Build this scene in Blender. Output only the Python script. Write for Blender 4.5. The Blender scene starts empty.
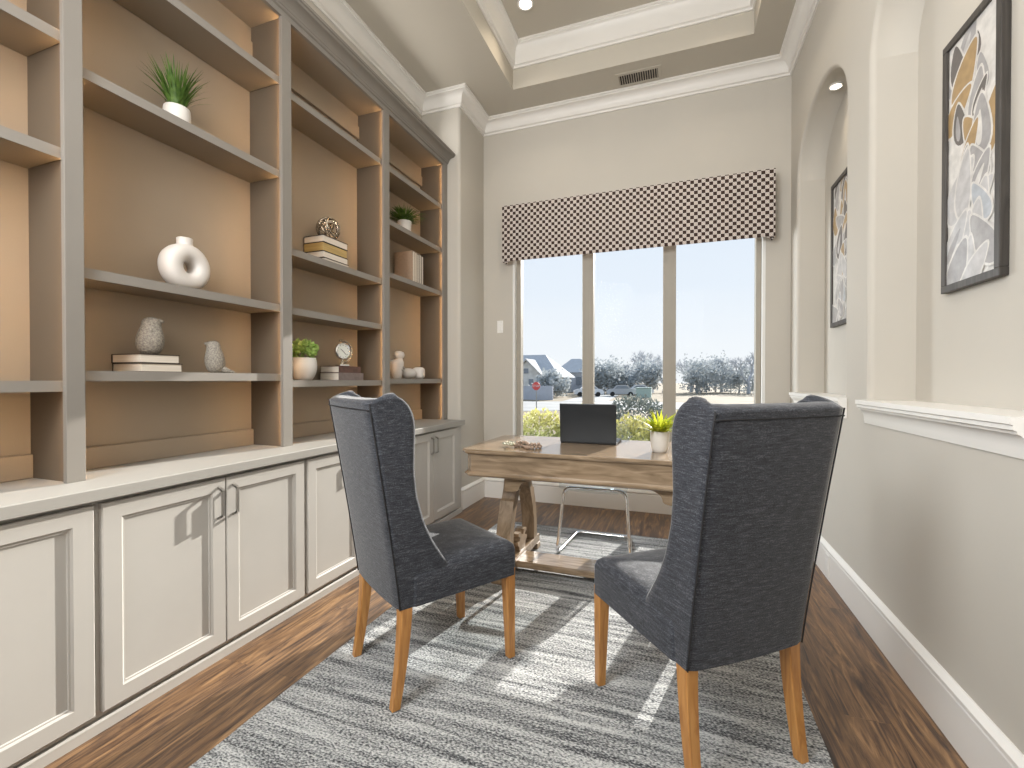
import bpy, bmesh, math, random
from mathutils import Vector, Matrix, noise
PI = math.pi
scene = bpy.context.scene
COL = scene.collection

# ------------------------------------------------------------------ helpers
def link(o, parent=None):
    COL.objects.link(o)
    if parent is not None:
        o.parent = parent
    return o

def obj(name, bm, mats, parent=None, world=False, smooth=False, angle=None):
    """one mesh object from a bmesh; world=True: coordinates are world ones and get moved into the parent's frame"""
    if world and parent is not None:
        bmesh.ops.translate(bm, verts=bm.verts, vec=-Vector(parent.location))
    bmesh.ops.recalc_face_normals(bm, faces=bm.faces)
    me = bpy.data.meshes.new(name)
    if smooth:
        for f in bm.faces:
            f.smooth = True
    if angle is not None:
        for f in bm.faces:
            f.smooth = True
        for e in bm.edges:
            if len(e.link_faces) == 2 and e.calc_face_angle(0) > angle:
                e.smooth = False
    bm.to_mesh(me)
    bm.free()
    for m in (mats if isinstance(mats, (list, tuple)) else [mats]):
        me.materials.append(m)
    return link(bpy.data.objects.new(name, me), parent)

def thing(name, label, cat, loc=(0, 0, 0), rz=0.0, group=None):
    o = bpy.data.objects.new(name, None)
    o.empty_display_size = 0.1
    o.location = loc
    o.rotation_euler = (0, 0, rz)
    link(o)
    return tag(o, label, cat, group)

def tag(o, label, cat, group=None):
    o['label'] = label
    o['category'] = cat
    if group:
        o['group'] = group
    return o

def struct(o):
    o['kind'] = 'structure'
    return o

def NB():
    return bmesh.new()

def box(bm, x0, x1, y0, y1, z0, z1, bev=0.0, seg=2, mi=0):
    r = bmesh.ops.create_cube(bm, size=1.0)
    vs = r['verts']
    bmesh.ops.scale(bm, verts=vs, vec=(x1 - x0, y1 - y0, z1 - z0))
    bmesh.ops.translate(bm, verts=vs, vec=((x0 + x1) / 2, (y0 + y1) / 2, (z0 + z1) / 2))
    fs = list({f for v in vs for f in v.link_faces})
    for f in fs:
        f.material_index = mi
    if bev > 0:
        es = list({e for v in vs for e in v.link_edges})
        rr = bmesh.ops.bevel(bm, geom=es, offset=bev, segments=seg, affect='EDGES', profile=0.5)
        for f in rr['faces']:
            f.material_index = mi
    return bm

def prism(bm, pts, axis, a0, a1, mi=0):
    """extrude the closed 2-D polygon pts along axis ('x': pts=(y,z); 'y': (x,z); 'z': (x,y))"""
    def P(p, a):
        return {'x': (a, p[0], p[1]), 'y': (p[0], a, p[1]), 'z': (p[0], p[1], a)}[axis]
    A = [bm.verts.new(P(p, a0)) for p in pts]
    B = [bm.verts.new(P(p, a1)) for p in pts]
    fs = [bm.faces.new(A), bm.faces.new(list(reversed(B)))]
    n = len(pts)
    for i in range(n):
        fs.append(bm.faces.new((A[i], B[i], B[(i + 1) % n], A[(i + 1) % n])))
    for f in fs:
        f.material_index = mi
    return bm

def loft(bm, rings, close_ring=True, cap=True, mi=0):
    R = [[bm.verts.new(p) for p in r] for r in rings]
    n = len(R[0])
    for a, b in zip(R[:-1], R[1:]):
        for i in range(n if close_ring else n - 1):
            f = bm.faces.new((a[i], a[(i + 1) % n], b[(i + 1) % n], b[i]))
            f.material_index = mi
    if cap and close_ring:
        bm.faces.new(R[0]).material_index = mi
        bm.faces.new(R[-1]).material_index = mi
    return bm

def lathe(bm, prof, cx=0, cy=0, n=32, sx=1, sy=1, mi=0, cap=True):
    rings = []
    for r, z in prof:
        rings.append([(cx + sx * r * math.cos(2 * PI * k / n), cy + sy * r * math.sin(2 * PI * k / n), z) for k in range(n)])
    return loft(bm, rings, cap=cap, mi=mi)

def tube(bm, path, r, n=8, closed=False, mi=0, r_end=None, cap=True):
    path = [Vector(p) for p in path]
    m = len(path)
    rings = []
    prev = None
    for i, p in enumerate(path):
        if closed:
            t = path[(i + 1) % m] - path[i - 1]
        else:
            t = path[min(i + 1, m - 1)] - path[max(i - 1, 0)]
        t.normalize()
        if prev is None:
            up = Vector((0, 0, 1)) if abs(t.z) < 0.9 else Vector((1, 0, 0))
            u = t.cross(up).normalized()
        else:
            u = (prev - t * prev.dot(t)).normalized()
        prev = u
        v = t.cross(u)
        rr = r if r_end is None else r + (r_end - r) * i / (m - 1)
        rings.append([p + (u * math.cos(2 * PI * k / n) + v * math.sin(2 * PI * k / n)) * rr for k in range(n)])
    if closed:
        rings.append(rings[0])
        R = [[bm.verts.new(q) for q in r_] for r_ in rings[:-1]]
        R.append(R[0])
        for a, b in zip(R[:-1], R[1:]):
            for i in range(n):
                bm.faces.new((a[i], a[(i + 1) % n], b[(i + 1) % n], b[i])).material_index = mi
        return bm
    return loft(bm, rings, cap=cap, mi=mi)

def sweep(bm, path, prof, closed=False, mi=0, side=1):
    """sweep profile (offset p to the left of travel * side, absolute z) along a plan path with mitres"""
    m = len(path)
    P = [Vector((p[0], p[1])) for p in path]
    rings = []
    for i in range(m):
        if closed:
            d0 = (P[i] - P[i - 1]).normalized(); d1 = (P[(i + 1) % m] - P[i]).normalized()
        else:
            d0 = (P[i] - P[i - 1]).normalized() if i > 0 else (P[1] - P[0]).normalized()
            d1 = (P[i + 1] - P[i]).normalized() if i < m - 1 else d0
        n0 = Vector((-d0.y, d0.x)) * side; n1 = Vector((-d1.y, d1.x)) * side
        b = n0 + n1
        b = b / max(b.dot(n0), 1e-6)
        rings.append([(P[i].x + b.x * q[0], P[i].y + b.y * q[0], q[1]) for q in prof])
    if closed:
        R = [[bm.verts.new(q) for q in r] for r in rings]
        n = len(prof)
        for a in range(m):
            A, B = R[a], R[(a + 1) % m]
            for i in range(n):
                bm.faces.new((A[i], A[(i + 1) % n], B[(i + 1) % n], B[i])).material_index = mi
        return bm
    return loft(bm, rings, mi=mi)

def mod_sub(o, lv=1):
    m = o.modifiers.new('sub', 'SUBSURF')
    m.levels = lv; m.render_levels = lv
    return o

def mod_bevel(o, w, seg=2, ang=40):
    m = o.modifiers.new('bev', 'BEVEL')
    m.width = w; m.segments = seg; m.limit_method = 'ANGLE'; m.angle_limit = math.radians(ang)
    return o

# ------------------------------------------------------------------ materials
def newmat(name):
    m = bpy.data.materials.new(name)
    m.use_nodes = True
    nt = m.node_tree
    b = nt.nodes['Principled BSDF']
    return m, nt, b

def N(nt, t, **kw):
    n = nt.nodes.new(t)
    for k, v in kw.items():
        setattr(n, k, v)
    return n

def ramp(nt, stops, interp='LINEAR'):
    r = N(nt, 'ShaderNodeValToRGB')
    cr = r.color_ramp
    cr.interpolation = interp
    while len(cr.elements) < len(stops):
        cr.elements.new(0.5)
    for e, (p, c) in zip(cr.elements, stops):
        e.position = p
        e.color = (*c, 1) if len(c) == 3 else c
    return r

def coords(nt, scale=(1, 1, 1), kind='Object', rot=(0, 0, 0), loc=(0, 0, 0)):
    tc = N(nt, 'ShaderNodeTexCoord')
    mp = N(nt, 'ShaderNodeMapping')
    mp.inputs['Scale'].default_value = scale
    mp.inputs['Rotation'].default_value = rot
    mp.inputs['Location'].default_value = loc
    nt.links.new(tc.outputs[kind], mp.inputs['Vector'])
    return mp.outputs['Vector']

def add_bump(nt, b, height, strength=0.2, dist=0.005):
    bp = N(nt, 'ShaderNodeBump')
    bp.inputs['Strength'].default_value = strength
    bp.inputs['Distance'].default_value = dist
    nt.links.new(height, bp.inputs['Height'])
    nt.links.new(bp.outputs['Normal'], b.inputs['Normal'])

def plain(name, col, rough=0.5, metal=0.0, var=0.06, scale=9.0, bump=0.0, spec=0.5, coat=0.0, stretch=(1, 1, 1)):
    """painted / ceramic / metal surface with a soft procedural mottling"""
    m, nt, b = newmat(name)
    v = coords(nt, tuple(scale * s for s in stretch))
    no = N(nt, 'ShaderNodeTexNoise')
    no.inputs['Scale'].default_value = 1.0
    no.inputs['Detail'].default_value = 4
    nt.links.new(v, no.inputs['Vector'])
    r = ramp(nt, [(0.3, [c * (1 - var) for c in col]), (0.7, [min(1, c * (1 + var)) for c in col])])
    nt.links.new(no.outputs['Fac'], r.inputs['Fac'])
    nt.links.new(r.outputs['Color'], b.inputs['Base Color'])
    b.inputs['Roughness'].default_value = rough
    b.inputs['Metallic'].default_value = metal
    b.inputs['Specular IOR Level'].default_value = spec
    b.inputs['Coat Weight'].default_value = coat
    if bump:
        add_bump(nt, b, no.outputs['Fac'], bump)
    return m

def wood(name, c0, c1, c2, scale=(2, 14, 14), rough=0.45, bump=0.12, dist=2.0):
    m, nt, b = newmat(name)
    v = coords(nt, scale)
    no = N(nt, 'ShaderNodeTexNoise')
    no.inputs['Scale'].default_value = 1.4
    no.inputs['Detail'].default_value = 7
    no.inputs['Distortion'].default_value = dist
    nt.links.new(v, no.inputs['Vector'])
    r = ramp(nt, [(0.28, c0), (0.5, c1), (0.72, c2)])
    nt.links.new(no.outputs['Fac'], r.inputs['Fac'])
    nt.links.new(r.outputs['Color'], b.inputs['Base Color'])
    b.inputs['Roughness'].default_value = rough
    add_bump(nt, b, no.outputs['Fac'], bump, 0.004)
    return m

def emis(name, col, s):
    m, nt, b = newmat(name)
    b.inputs['Base Color'].default_value = (*col, 1)
    b.inputs['Emission Color'].default_value = (*col, 1)
    b.inputs['Emission Strength'].default_value = s
    return m

M = {}
M['wall'] = plain('wall_paint', (0.51, 0.480, 0.428), 0.7, var=0.012, scale=3, spec=0.25)
M['ceil'] = plain('ceiling_paint', (0.50, 0.465, 0.40), 0.75, var=0.012, scale=3, spec=0.2)
M['trim'] = plain('white_trim_paint', (0.76, 0.74, 0.705), 0.42, var=0.012, scale=4)
M['cab'] = plain('greige_cabinet_paint', (0.45, 0.430, 0.397), 0.42, var=0.02, scale=5, spec=0.35)
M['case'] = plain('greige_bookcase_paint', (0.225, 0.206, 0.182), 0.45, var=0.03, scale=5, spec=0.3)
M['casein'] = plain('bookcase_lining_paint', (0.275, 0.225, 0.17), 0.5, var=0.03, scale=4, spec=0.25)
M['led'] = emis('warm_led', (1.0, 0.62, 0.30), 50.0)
M['shelf'] = plain('bookcase_shelf_shade', (0.20, 0.165, 0.125), 0.45, var=0.03, scale=5, spec=0.3)  # bookcase paint darkened: shade under the boards put into the colour
M['sideshade'] = plain('bookcase_side_shade', (0.125, 0.096, 0.068), 0.5, var=0.03, scale=4, spec=0.25)  # darker copy of the bookcase paint, carries the shade inside the bays
M['lamp'] = emis('lamp_glow', (1.0, 0.90, 0.74), 14.0)
M['nickel'] = plain('brushed_nickel', (0.42, 0.40, 0.37), 0.35, 0.9, 0.05, 30)
M['chrome'] = plain('polished_chrome', (0.82, 0.82, 0.82), 0.08, 1.0, 0.02, 8)
M['frame'] = plain('window_vinyl', (0.32, 0.29, 0.24), 0.5, var=0.03, scale=5)
M['jamb'] = plain('window_jamb_white', (0.72, 0.72, 0.70), 0.5, var=0.02, scale=5)
M['ceramic'] = plain('white_ceramic', (0.58, 0.545, 0.51), 0.5, var=0.03, scale=14, bump=0.03)
M['potwhite'] = plain('white_pot_glaze', (0.62, 0.595, 0.56), 0.4, var=0.03, scale=20)
M['stone'] = plain('grey_stone', (0.24, 0.215, 0.18), 0.85, var=0.42, scale=170, bump=0.5)
M['paper'] = plain('book_pages', (0.62, 0.56, 0.48), 0.8, var=0.08, scale=6, stretch=(1, 1, 60), bump=0.1)
M['gilt'] = plain('gilt_pages', (0.46, 0.33, 0.13), 0.5, 0.3, var=0.15, scale=6, stretch=(1, 1, 40))
M['coverdark'] = plain('dark_book_cloth', (0.045, 0.032, 0.025), 0.7, var=0.2, scale=60)
M['covertan'] = plain('tan_book_cloth', (0.32, 0.225, 0.155), 0.7, var=0.08, scale=60)
M['coverwine'] = plain('wine_book_cloth', (0.085, 0.038, 0.028), 0.6, var=0.3, scale=40)
M['covermauve'] = plain('mauve_book_cloth', (0.17, 0.135, 0.125), 0.65, var=0.15, scale=40)
M['bronze'] = plain('antique_silver', (0.46, 0.40, 0.32), 0.25, 1.0, 0.25, 40)
M['black'] = plain('laptop_black', (0.007, 0.009, 0.011), 0.34, var=0.1, scale=4)
M['artframe'] = wood('dark_frame_wood', (0.03, 0.026, 0.023), (0.05, 0.044, 0.039), (0.075, 0.066, 0.058), (20, 20, 2), 0.5)
M['soil'] = plain('potting_soil', (0.04, 0.028, 0.02), 0.95, var=0.4, scale=80, bump=0.5)
M['plate'] = plain('switch_plate_plastic', (0.78, 0.77, 0.74), 0.35, var=0.01)
M['ventmetal'] = plain('vent_metal', (0.40, 0.36, 0.30), 0.5, var=0.04)
M['dark'] = plain('dark_void', (0.02, 0.018, 0.015), 0.9, var=0.1)
M['ink'] = plain('black_ink', (0.02, 0.02, 0.02), 0.6, var=0.05)
M['clockface'] = plain('clock_face_white', (0.72, 0.72, 0.66), 0.35, var=0.02)
M['bead'] = plain('wooden_bead', (0.30, 0.215, 0.16), 0.55, var=0.3, scale=60)
M['petal'] = plain('cream_petal', (0.72, 0.70, 0.58), 0.6, var=0.08, scale=40)
M['desk'] = wood('weathered_oak', (0.155, 0.108, 0.066), (0.255, 0.182, 0.115), (0.35, 0.262, 0.175), (2.2, 16, 16), 0.25, 0.06)
_b = M['desk'].node_tree.nodes['Principled BSDF']; _b.inputs['Coat Weight'].default_value = .35; _b.inputs['Coat Roughness'].default_value = .12
M['deskleg'] = wood('weathered_oak_upright', (0.155, 0.108, 0.066), (0.255, 0.182, 0.115), (0.34, 0.25, 0.165), (14, 14, 2.2), 0.42, 0.1)
M['oak'] = wood('honey_oak', (0.29, 0.125, 0.034), (0.42, 0.195, 0.055), (0.52, 0.265, 0.085), (26, 26, 2.5), 0.38, 0.08)

def floor_mat():
    m, nt, b = newmat('hand_scraped_hickory')
    v = coords(nt, (1, 1, 1), rot=(0, 0, PI / 2))
    br = N(nt, 'ShaderNodeTexBrick')
    br.inputs['Scale'].default_value = 1.0
    br.inputs['Brick Width'].default_value = 1.35
    br.inputs['Row Height'].default_value = 0.135
    br.inputs['Mortar Size'].default_value = 0.0018
    br.inputs['Mortar Smooth'].default_value = 0.3
    br.inputs['Color1'].default_value = (0.2, 0.2, 0.2, 1)
    br.inputs['Color2'].default_value = (0.8, 0.8, 0.8, 1)
    br.inputs['Mortar'].default_value = (0.0, 0.0, 0.0, 1)
    br.offset = 0.37
    nt.links.new(v, br.inputs['Vector'])
    v2 = coords(nt, (20, 1.7, 1))
    # every plank gets its own shift of the grain
    add = N(nt, 'ShaderNodeVectorMath', operation='MULTIPLY_ADD')
    add.inputs[1].default_value = (9, 17, 5)
    nt.links.new(br.outputs['Color'], add.inputs[0])
    nt.links.new(v2, add.inputs[2])
    no = N(nt, 'ShaderNodeTexNoise')
    no.inputs['Scale'].default_value = 1.5
    no.inputs['Detail'].default_value = 8
    no.inputs['Roughness'].default_value = 0.62
    no.inputs['Distortion'].default_value = 1.6
    nt.links.new(add.outputs[0], no.inputs['Vector'])
    r = ramp(nt, [(0.32, (0.028, 0.017, 0.012)), (0.43, (0.085, 0.047, 0.027)), (0.56, (0.19, 0.106, 0.052)), (0.74, (0.40, 0.24, 0.115))])
    nt.links.new(no.outputs['Fac'], r.inputs['Fac'])
    mix = N(nt, 'ShaderNodeMix', data_type='RGBA', blend_type='MULTIPLY')
    mix.inputs[0].default_value = 0.45
    nt.links.new(r.outputs['Color'], mix.inputs[6])
    bc = N(nt, 'ShaderNodeMix', data_type='RGBA', blend_type='ADD')
    bc.inputs[0].default_value = 1.0
    bc.inputs[7].default_value = (0.35, 0.35, 0.35, 1)
    nt.links.new(br.outputs['Color'], bc.inputs[6])
    nt.links.new(bc.outputs[2], mix.inputs[7])
    nt.links.new(mix.outputs[2], b.inputs['Base Color'])
    rr = ramp(nt, [(0.2, (0.28,) * 3), (0.8, (0.45,) * 3)])
    nt.links.new(no.outputs['Fac'], rr.inputs['Fac'])
    nt.links.new(rr.outputs['Color'], b.inputs['Roughness'])
    add_bump(nt, b, no.outputs['Fac'], 0.25, 0.004)
    return m
M['floor'] = floor_mat()

def rug_mat():
    m, nt, b = newmat('grey_striped_rug_pile')
    v = coords(nt, (1.7, 25, 1))
    no = N(nt, 'ShaderNodeTexNoise')
    no.inputs['Scale'].default_value = 1.25
    no.inputs['Detail'].default_value = 6
    no.inputs['Roughness'].default_value = 0.62
    no.inputs['Distortion'].default_value = 0.35
    nt.links.new(v, no.inputs['Vector'])
    v2 = coords(nt, (105, 190, 1))
    n2 = N(nt, 'ShaderNodeTexNoise')
    n2.inputs['Scale'].default_value = 1.0
    n2.inputs['Detail'].default_value = 2
    nt.links.new(v2, n2.inputs['Vector'])
    ad = N(nt, 'ShaderNodeMath', operation='MULTIPLY_ADD')
    ad.inputs[1].default_value = 1.15
    nt.links.new(n2.outputs['Fac'], ad.inputs[0])
    nt.links.new(no.outputs['Fac'], ad.inputs[2])
    r = ramp(nt, [(0.18, (0.022, 0.024, 0.028)), (0.38, (0.105, 0.110, 0.115)), (0.55, (0.285, 0.292, 0.290)), (0.85, (0.56, 0.565, 0.555))])
    sc = N(nt, 'ShaderNodeMapRange')
    sc.inputs['From Min'].default_value = 0.70; sc.inputs['From Max'].default_value = 1.38
    nt.links.new(ad.outputs[0], sc.inputs['Value'])
    nt.links.new(sc.outputs['Result'], r.inputs['Fac'])
    nt.links.new(r.outputs['Color'], b.inputs['Base Color'])
    b.inputs['Roughness'].default_value = 0.95
    b.inputs['Specular IOR Level'].default_value = 0.1
    b.inputs['Sheen Weight'].default_value = 0.15
    add_bump(nt, b, n2.outputs['Fac'], 0.7, 0.01)
    return m
M['rug'] = rug_mat()

def fabric_mat():
    m, nt, b = newmat('charcoal_woven_upholstery')
    v = coords(nt, (230, 230, 420))
    no = N(nt, 'ShaderNodeTexNoise')
    no.inputs['Scale'].default_value = 1.0
    no.inputs['Detail'].default_value = 2
    nt.links.new(v, no.inputs['Vector'])
    v2 = coords(nt, (30, 30, 240))
    n2 = N(nt, 'ShaderNodeTexNoise')
    n2.inputs['Scale'].default_value = 1.0
    n2.inputs['Detail'].default_value = 3
    nt.links.new(v2, n2.inputs['Vector'])
    ad = N(nt, 'ShaderNodeMath', operation='ADD')
    nt.links.new(no.outputs['Fac'], ad.inputs[0])
    nt.links.new(n2.outputs['Fac'], ad.inputs[1])
    r = ramp(nt, [(0.62, (0.019, 0.021, 0.026)), (0.95, (0.050, 0.0535, 0.064)), (1.0, (0.088, 0.091, 0.103))])
    sc = N(nt, 'ShaderNodeMath', operation='MULTIPLY')
    sc.inputs[1].default_value = 0.83
    nt.links.new(ad.outputs[0], sc.inputs[0])
    nt.links.new(sc.outputs[0], r.inputs['Fac'])
    nt.links.new(r.outputs['Color'], b.inputs['Base Color'])
    b.inputs['Roughness'].default_value = 0.85
    b.inputs['Specular IOR Level'].default_value = 0.2
    b.inputs['Sheen Weight'].default_value = 0.32
    b.inputs['Sheen Roughness'].default_value = 0.4
    add_bump(nt, b, ad.outputs[0], 0.35, 0.003)
    return m
M['fabric'] = fabric_mat()
M['piping'] = plain('dark_piping', (0.012, 0.012, 0.014), 0.8, var=0.2, scale=200)

def valance_mat():
    m, nt, b = newmat('brown_cream_check_fabric')
    cell = 0.0285
    v = coords(nt, (1 / cell,) * 3, loc=(0.0, 0.5, 0.0))
    sep = N(nt, 'ShaderNodeSeparateXYZ')
    nt.links.new(v, sep.inputs[0])
    ux = N(nt, 'ShaderNodeMath', operation='SUBTRACT')   # the side returns carry the pattern too
    nt.links.new(sep.outputs['X'], ux.inputs[0]); nt.links.new(sep.outputs['Y'], ux.inputs[1])
    cmb = N(nt, 'ShaderNodeCombineXYZ')
    nt.links.new(ux.outputs[0], cmb.inputs[0]); nt.links.new(sep.outputs['Z'], cmb.inputs[1])
    cmb.inputs[2].default_value = 0.5
    ck = N(nt, 'ShaderNodeTexChecker')
    ck.inputs['Scale'].default_value = 1.0
    nt.links.new(cmb.outputs[0], ck.inputs['Vector'])
    fr = N(nt, 'ShaderNodeVectorMath', operation='FRACTION')
    nt.links.new(cmb.outputs[0], fr.inputs[0])
    ds = N(nt, 'ShaderNodeVectorMath', operation='DISTANCE')
    ds.inputs[1].default_value = (0.5, 0.5, 0.5)
    nt.links.new(fr.outputs[0], ds.inputs[0])
    dot = ramp(nt, [(0.0, (0.74, 0.69, 0.63)), (0.14, (0.72, 0.67, 0.61)), (0.20, (0.36, 0.30, 0.27)), (0.27, (0.36, 0.30, 0.27)), (0.33, (0.62, 0.56, 0.52)), (1.0, (0.60, 0.54, 0.50))])
    nt.links.new(ds.outputs['Value'], dot.inputs['Fac'])
    mix = N(nt, 'ShaderNodeMix', data_type='RGBA')
    nt.links.new(ck.outputs['Fac'], mix.inputs[0])
    nt.links.new(dot.outputs['Color'], mix.inputs[6])
    mix.inputs[7].default_value = (0.050, 0.032, 0.026, 1)
    nt.links.new(mix.outputs[2], b.inputs['Base Color'])
    b.inputs['Roughness'].default_value = 0.9
    b.inputs['Specular IOR Level'].default_value = 0.1
    return m
M['valance'] = valance_mat()

def leaf_mat(name, c0, c1, scale=30, trans=0.3, zgrad=None):
    m, nt, b = newmat(name)
    v = coords(nt, (scale,) * 3)
    no = N(nt, 'ShaderNodeTexNoise')
    no.inputs['Scale'].default_value = 1.0
    nt.links.new(v, no.inputs['Vector'])
    r = ramp(nt, [(0.3, c0), (0.7, c1)])
    col = r.outputs['Color']
    nt.links.new(no.outputs['Fac'], r.inputs['Fac'])
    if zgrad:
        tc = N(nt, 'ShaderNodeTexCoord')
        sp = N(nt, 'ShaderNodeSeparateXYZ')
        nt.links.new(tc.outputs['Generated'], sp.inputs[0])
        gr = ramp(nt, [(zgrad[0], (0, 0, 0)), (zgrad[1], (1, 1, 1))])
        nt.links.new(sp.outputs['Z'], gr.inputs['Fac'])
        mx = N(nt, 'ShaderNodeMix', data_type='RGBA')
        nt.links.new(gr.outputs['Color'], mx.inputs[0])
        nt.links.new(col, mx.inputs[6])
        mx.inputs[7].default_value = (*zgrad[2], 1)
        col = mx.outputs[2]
    nt.links.new(col, b.inputs['Base Color'])
    b.inputs['Roughness'].default_value = 0.55
    tr = N(nt, 'ShaderNodeBsdfTranslucent')
    nt.links.new(col, tr.inputs['Color'])
    ms = N(nt, 'ShaderNodeMixShader')
    ms.inputs[0].default_value = trans
    out = nt.nodes['Material Output']
    nt.links.new(b.outputs[0], ms.inputs[1]); nt.links.new(tr.outputs[0], ms.inputs[2])
    nt.links.new(ms.outputs[0], out.inputs['Surface'])
    return m
M['grass'] = leaf_mat('grass_blades', (0.035, 0.085, 0.012), (0.12, 0.22, 0.035))
M['fern'] = leaf_mat('dark_green_leaves', (0.03, 0.075, 0.012), (0.12, 0.21, 0.03))
M['leafbright'] = leaf_mat('bright_green_leaves', (0.20, 0.36, 0.05), (0.52, 0.66, 0.24))
M['succulent'] = leaf_mat('yellow_green_leaves', (0.22, 0.33, 0.02), (0.68, 0.66, 0.06), 26, 0.5)
M['sage'] = leaf_mat('sage_leaves', (0.05, 0.09, 0.05), (0.12, 0.18, 0.11))
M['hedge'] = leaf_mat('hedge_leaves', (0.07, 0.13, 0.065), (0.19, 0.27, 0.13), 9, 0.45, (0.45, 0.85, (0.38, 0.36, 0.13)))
M['shrub'] = leaf_mat('grey_green_shrub', (0.13, 0.155, 0.14), (0.27, 0.30, 0.27), 5, 0.3)
M['evergreen'] = leaf_mat('haze_toned_evergreen', (0.40, 0.43, 0.44), (0.56, 0.59, 0.60), 2, 0.45)  # paleness is distance haze mixed into the leaf colour
M['bark'] = plain('haze_toned_bark', (0.47, 0.49, 0.52), 0.9, var=0.12, scale=1.5)  # distance haze mixed into the bark colour

def glass_mat(name, tint, gloss=0.06):
    m = bpy.data.materials.new(name); m.use_nodes = True
    nt = m.node_tree; nt.nodes.clear()
    out = N(nt, 'ShaderNodeOutputMaterial')
    t = N(nt, 'ShaderNodeBsdfTransparent'); t.inputs['Color'].default_value = (*tint, 1)
    g = N(nt, 'ShaderNodeBsdfGlossy'); g.inputs['Roughness'].default_value = 0.03
    fr = N(nt, 'ShaderNodeFresnel'); fr.inputs['IOR'].default_value = 1.45
    ml = N(nt, 'ShaderNodeMath', operation='MULTIPLY'); ml.inputs[1].default_value = gloss / 0.04
    ml.use_clamp = True
    no = N(nt, 'ShaderNodeTexNoise'); no.inputs['Scale'].default_value = 2.0
    mul = N(nt, 'ShaderNodeMath', operation='MULTIPLY_ADD'); mul.inputs[1].default_value = 0.001; 
    nt.links.new(no.outputs['Fac'], mul.inputs[0]); nt.links.new(fr.outputs[0], ml.inputs[0])
    nt.links.new(ml.outputs[0], mul.inputs[2])
    mx = N(nt, 'ShaderNodeMixShader')
    nt.links.new(mul.outputs[0], mx.inputs[0]); nt.links.new(t.outputs[0], mx.inputs[1]); nt.links.new(g.outputs[0], mx.inputs[2])
    nt.links.new(mx.outputs[0], out.inputs['Surface'])
    return m
M['pane'] = glass_mat('window_glass', (0.98, 0.985, 0.985), 0.001)

def acrylic_mat():
    m, nt, b = newmat('clear_acrylic')
    b.inputs['Base Color'].default_value = (0.85, 0.88, 0.92, 1)
    b.inputs['Roughness'].default_value = 0.12
    t = N(nt, 'ShaderNodeBsdfTransparent'); t.inputs['Color'].default_value = (0.95, 0.97, 0.98, 1)
    lw = N(nt, 'ShaderNodeLayerWeight'); lw.inputs['Blend'].default_value = 0.35
    r = ramp(nt, [(0.0, (0.04,) * 3), (0.6, (0.08,) * 3), (1.0, (0.65,) * 3)])
    nt.links.new(lw.outputs['Facing'], r.inputs['Fac'])
    mx = N(nt, 'ShaderNodeMixShader')
    nt.links.new(r.outputs['Color'], mx.inputs[0])
    nt.links.new(t.outputs[0], mx.inputs[1]); nt.links.new(b.outputs[0], mx.inputs[2])
    nt.links.new(mx.outputs[0], nt.nodes['Material Output'].inputs['Surface'])
    return m
M['acrylic'] = acrylic_mat()

# art papers
def art(name, col, rough=0.45):
    m = plain(name, col, rough, var=0.16, scale=26, coat=0.55)
    m.node_tree.nodes['Principled BSDF'].inputs['Coat Roughness'].default_value = 0.06
    return m
ARTM = [art('art_white', (0.62, 0.60, 0.57)), art('art_grey', (0.33, 0.32, 0.32)), art('art_charcoal', (0.105, 0.093, 0.088)), art('art_ochre', (0.36, 0.235, 0.10)), art('art_pale', (0.47, 0.46, 0.46)), art('art_glare_blue', (0.40, 0.425, 0.46))]

# ------------------------------------------------------------------ room numbers (metres; camera stands at x=0, y=0)
XL, XS, XR = -2.18, -1.80, 0.83          # alcove wall, stub wall, right wall
YB, YF, YR = 4.12, -1.9, 3.60            # window wall, wall behind the camera, end of the alcove
ZC, ZT = 3.66, 4.02                      # ceiling, tray

# floor
bm = NB(); box(bm, -2.28, 1.02, YF - 0.1, YB + 0.1, -0.06, 0.0)
struct(obj('floor', bm, M['floor']))

# left wall: alcove back, two thick returns
bm = NB()
box(bm, -2.32, XL, -0.02, 3.66, 0, ZC + 0.02)
struct(obj('wall_left', bm, M['wall']))
for nm, a, b_ in (('wall_left_return', YR, YB + 0.06), ('wall_left_entry', YF - 0.05, 0.03)):
    bm = NB(); box(bm, -2.32, XS, a, b_, 0, ZC + 0.02)
    es = [e for e in bm.edges if all(abs(v.co.x - XS) < 1e-5 for v in e.verts) and abs(e.verts[0].co.z - e.verts[1].co.z) > 1]
    bmesh.ops.bevel(bm, geom=es, offset=0.028, segments=6, affect='EDGES', profile=0.5)
    struct(obj(nm, bm, M['wall'], angle=0.5))

# window wall with its opening
WX0, WX1, WZ0, WZ1 = -1.495, 0.655, 0.335, 2.62
bm = NB()
box(bm, -1.82, WX0, YB, YB + 0.2, 0, ZC + 0.02); box(bm, WX1, XR + 0.02, YB, YB + 0.2, 0, ZC + 0.02)
box(bm, WX0 - .001, WX1 + .001, YB, YB + 0.2, 0, WZ0); box(bm, WX0 - .001, WX1 + .001, YB, YB + 0.2, WZ1, ZC + 0.02)
struct(obj('wall_back', bm, M['wall']))
bm = NB(); box(bm, -2.32, 1.1, YF - 0.12, YF, 0, ZC + 0.02)
struct(obj('wall_front', bm, M['wall']))

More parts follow.
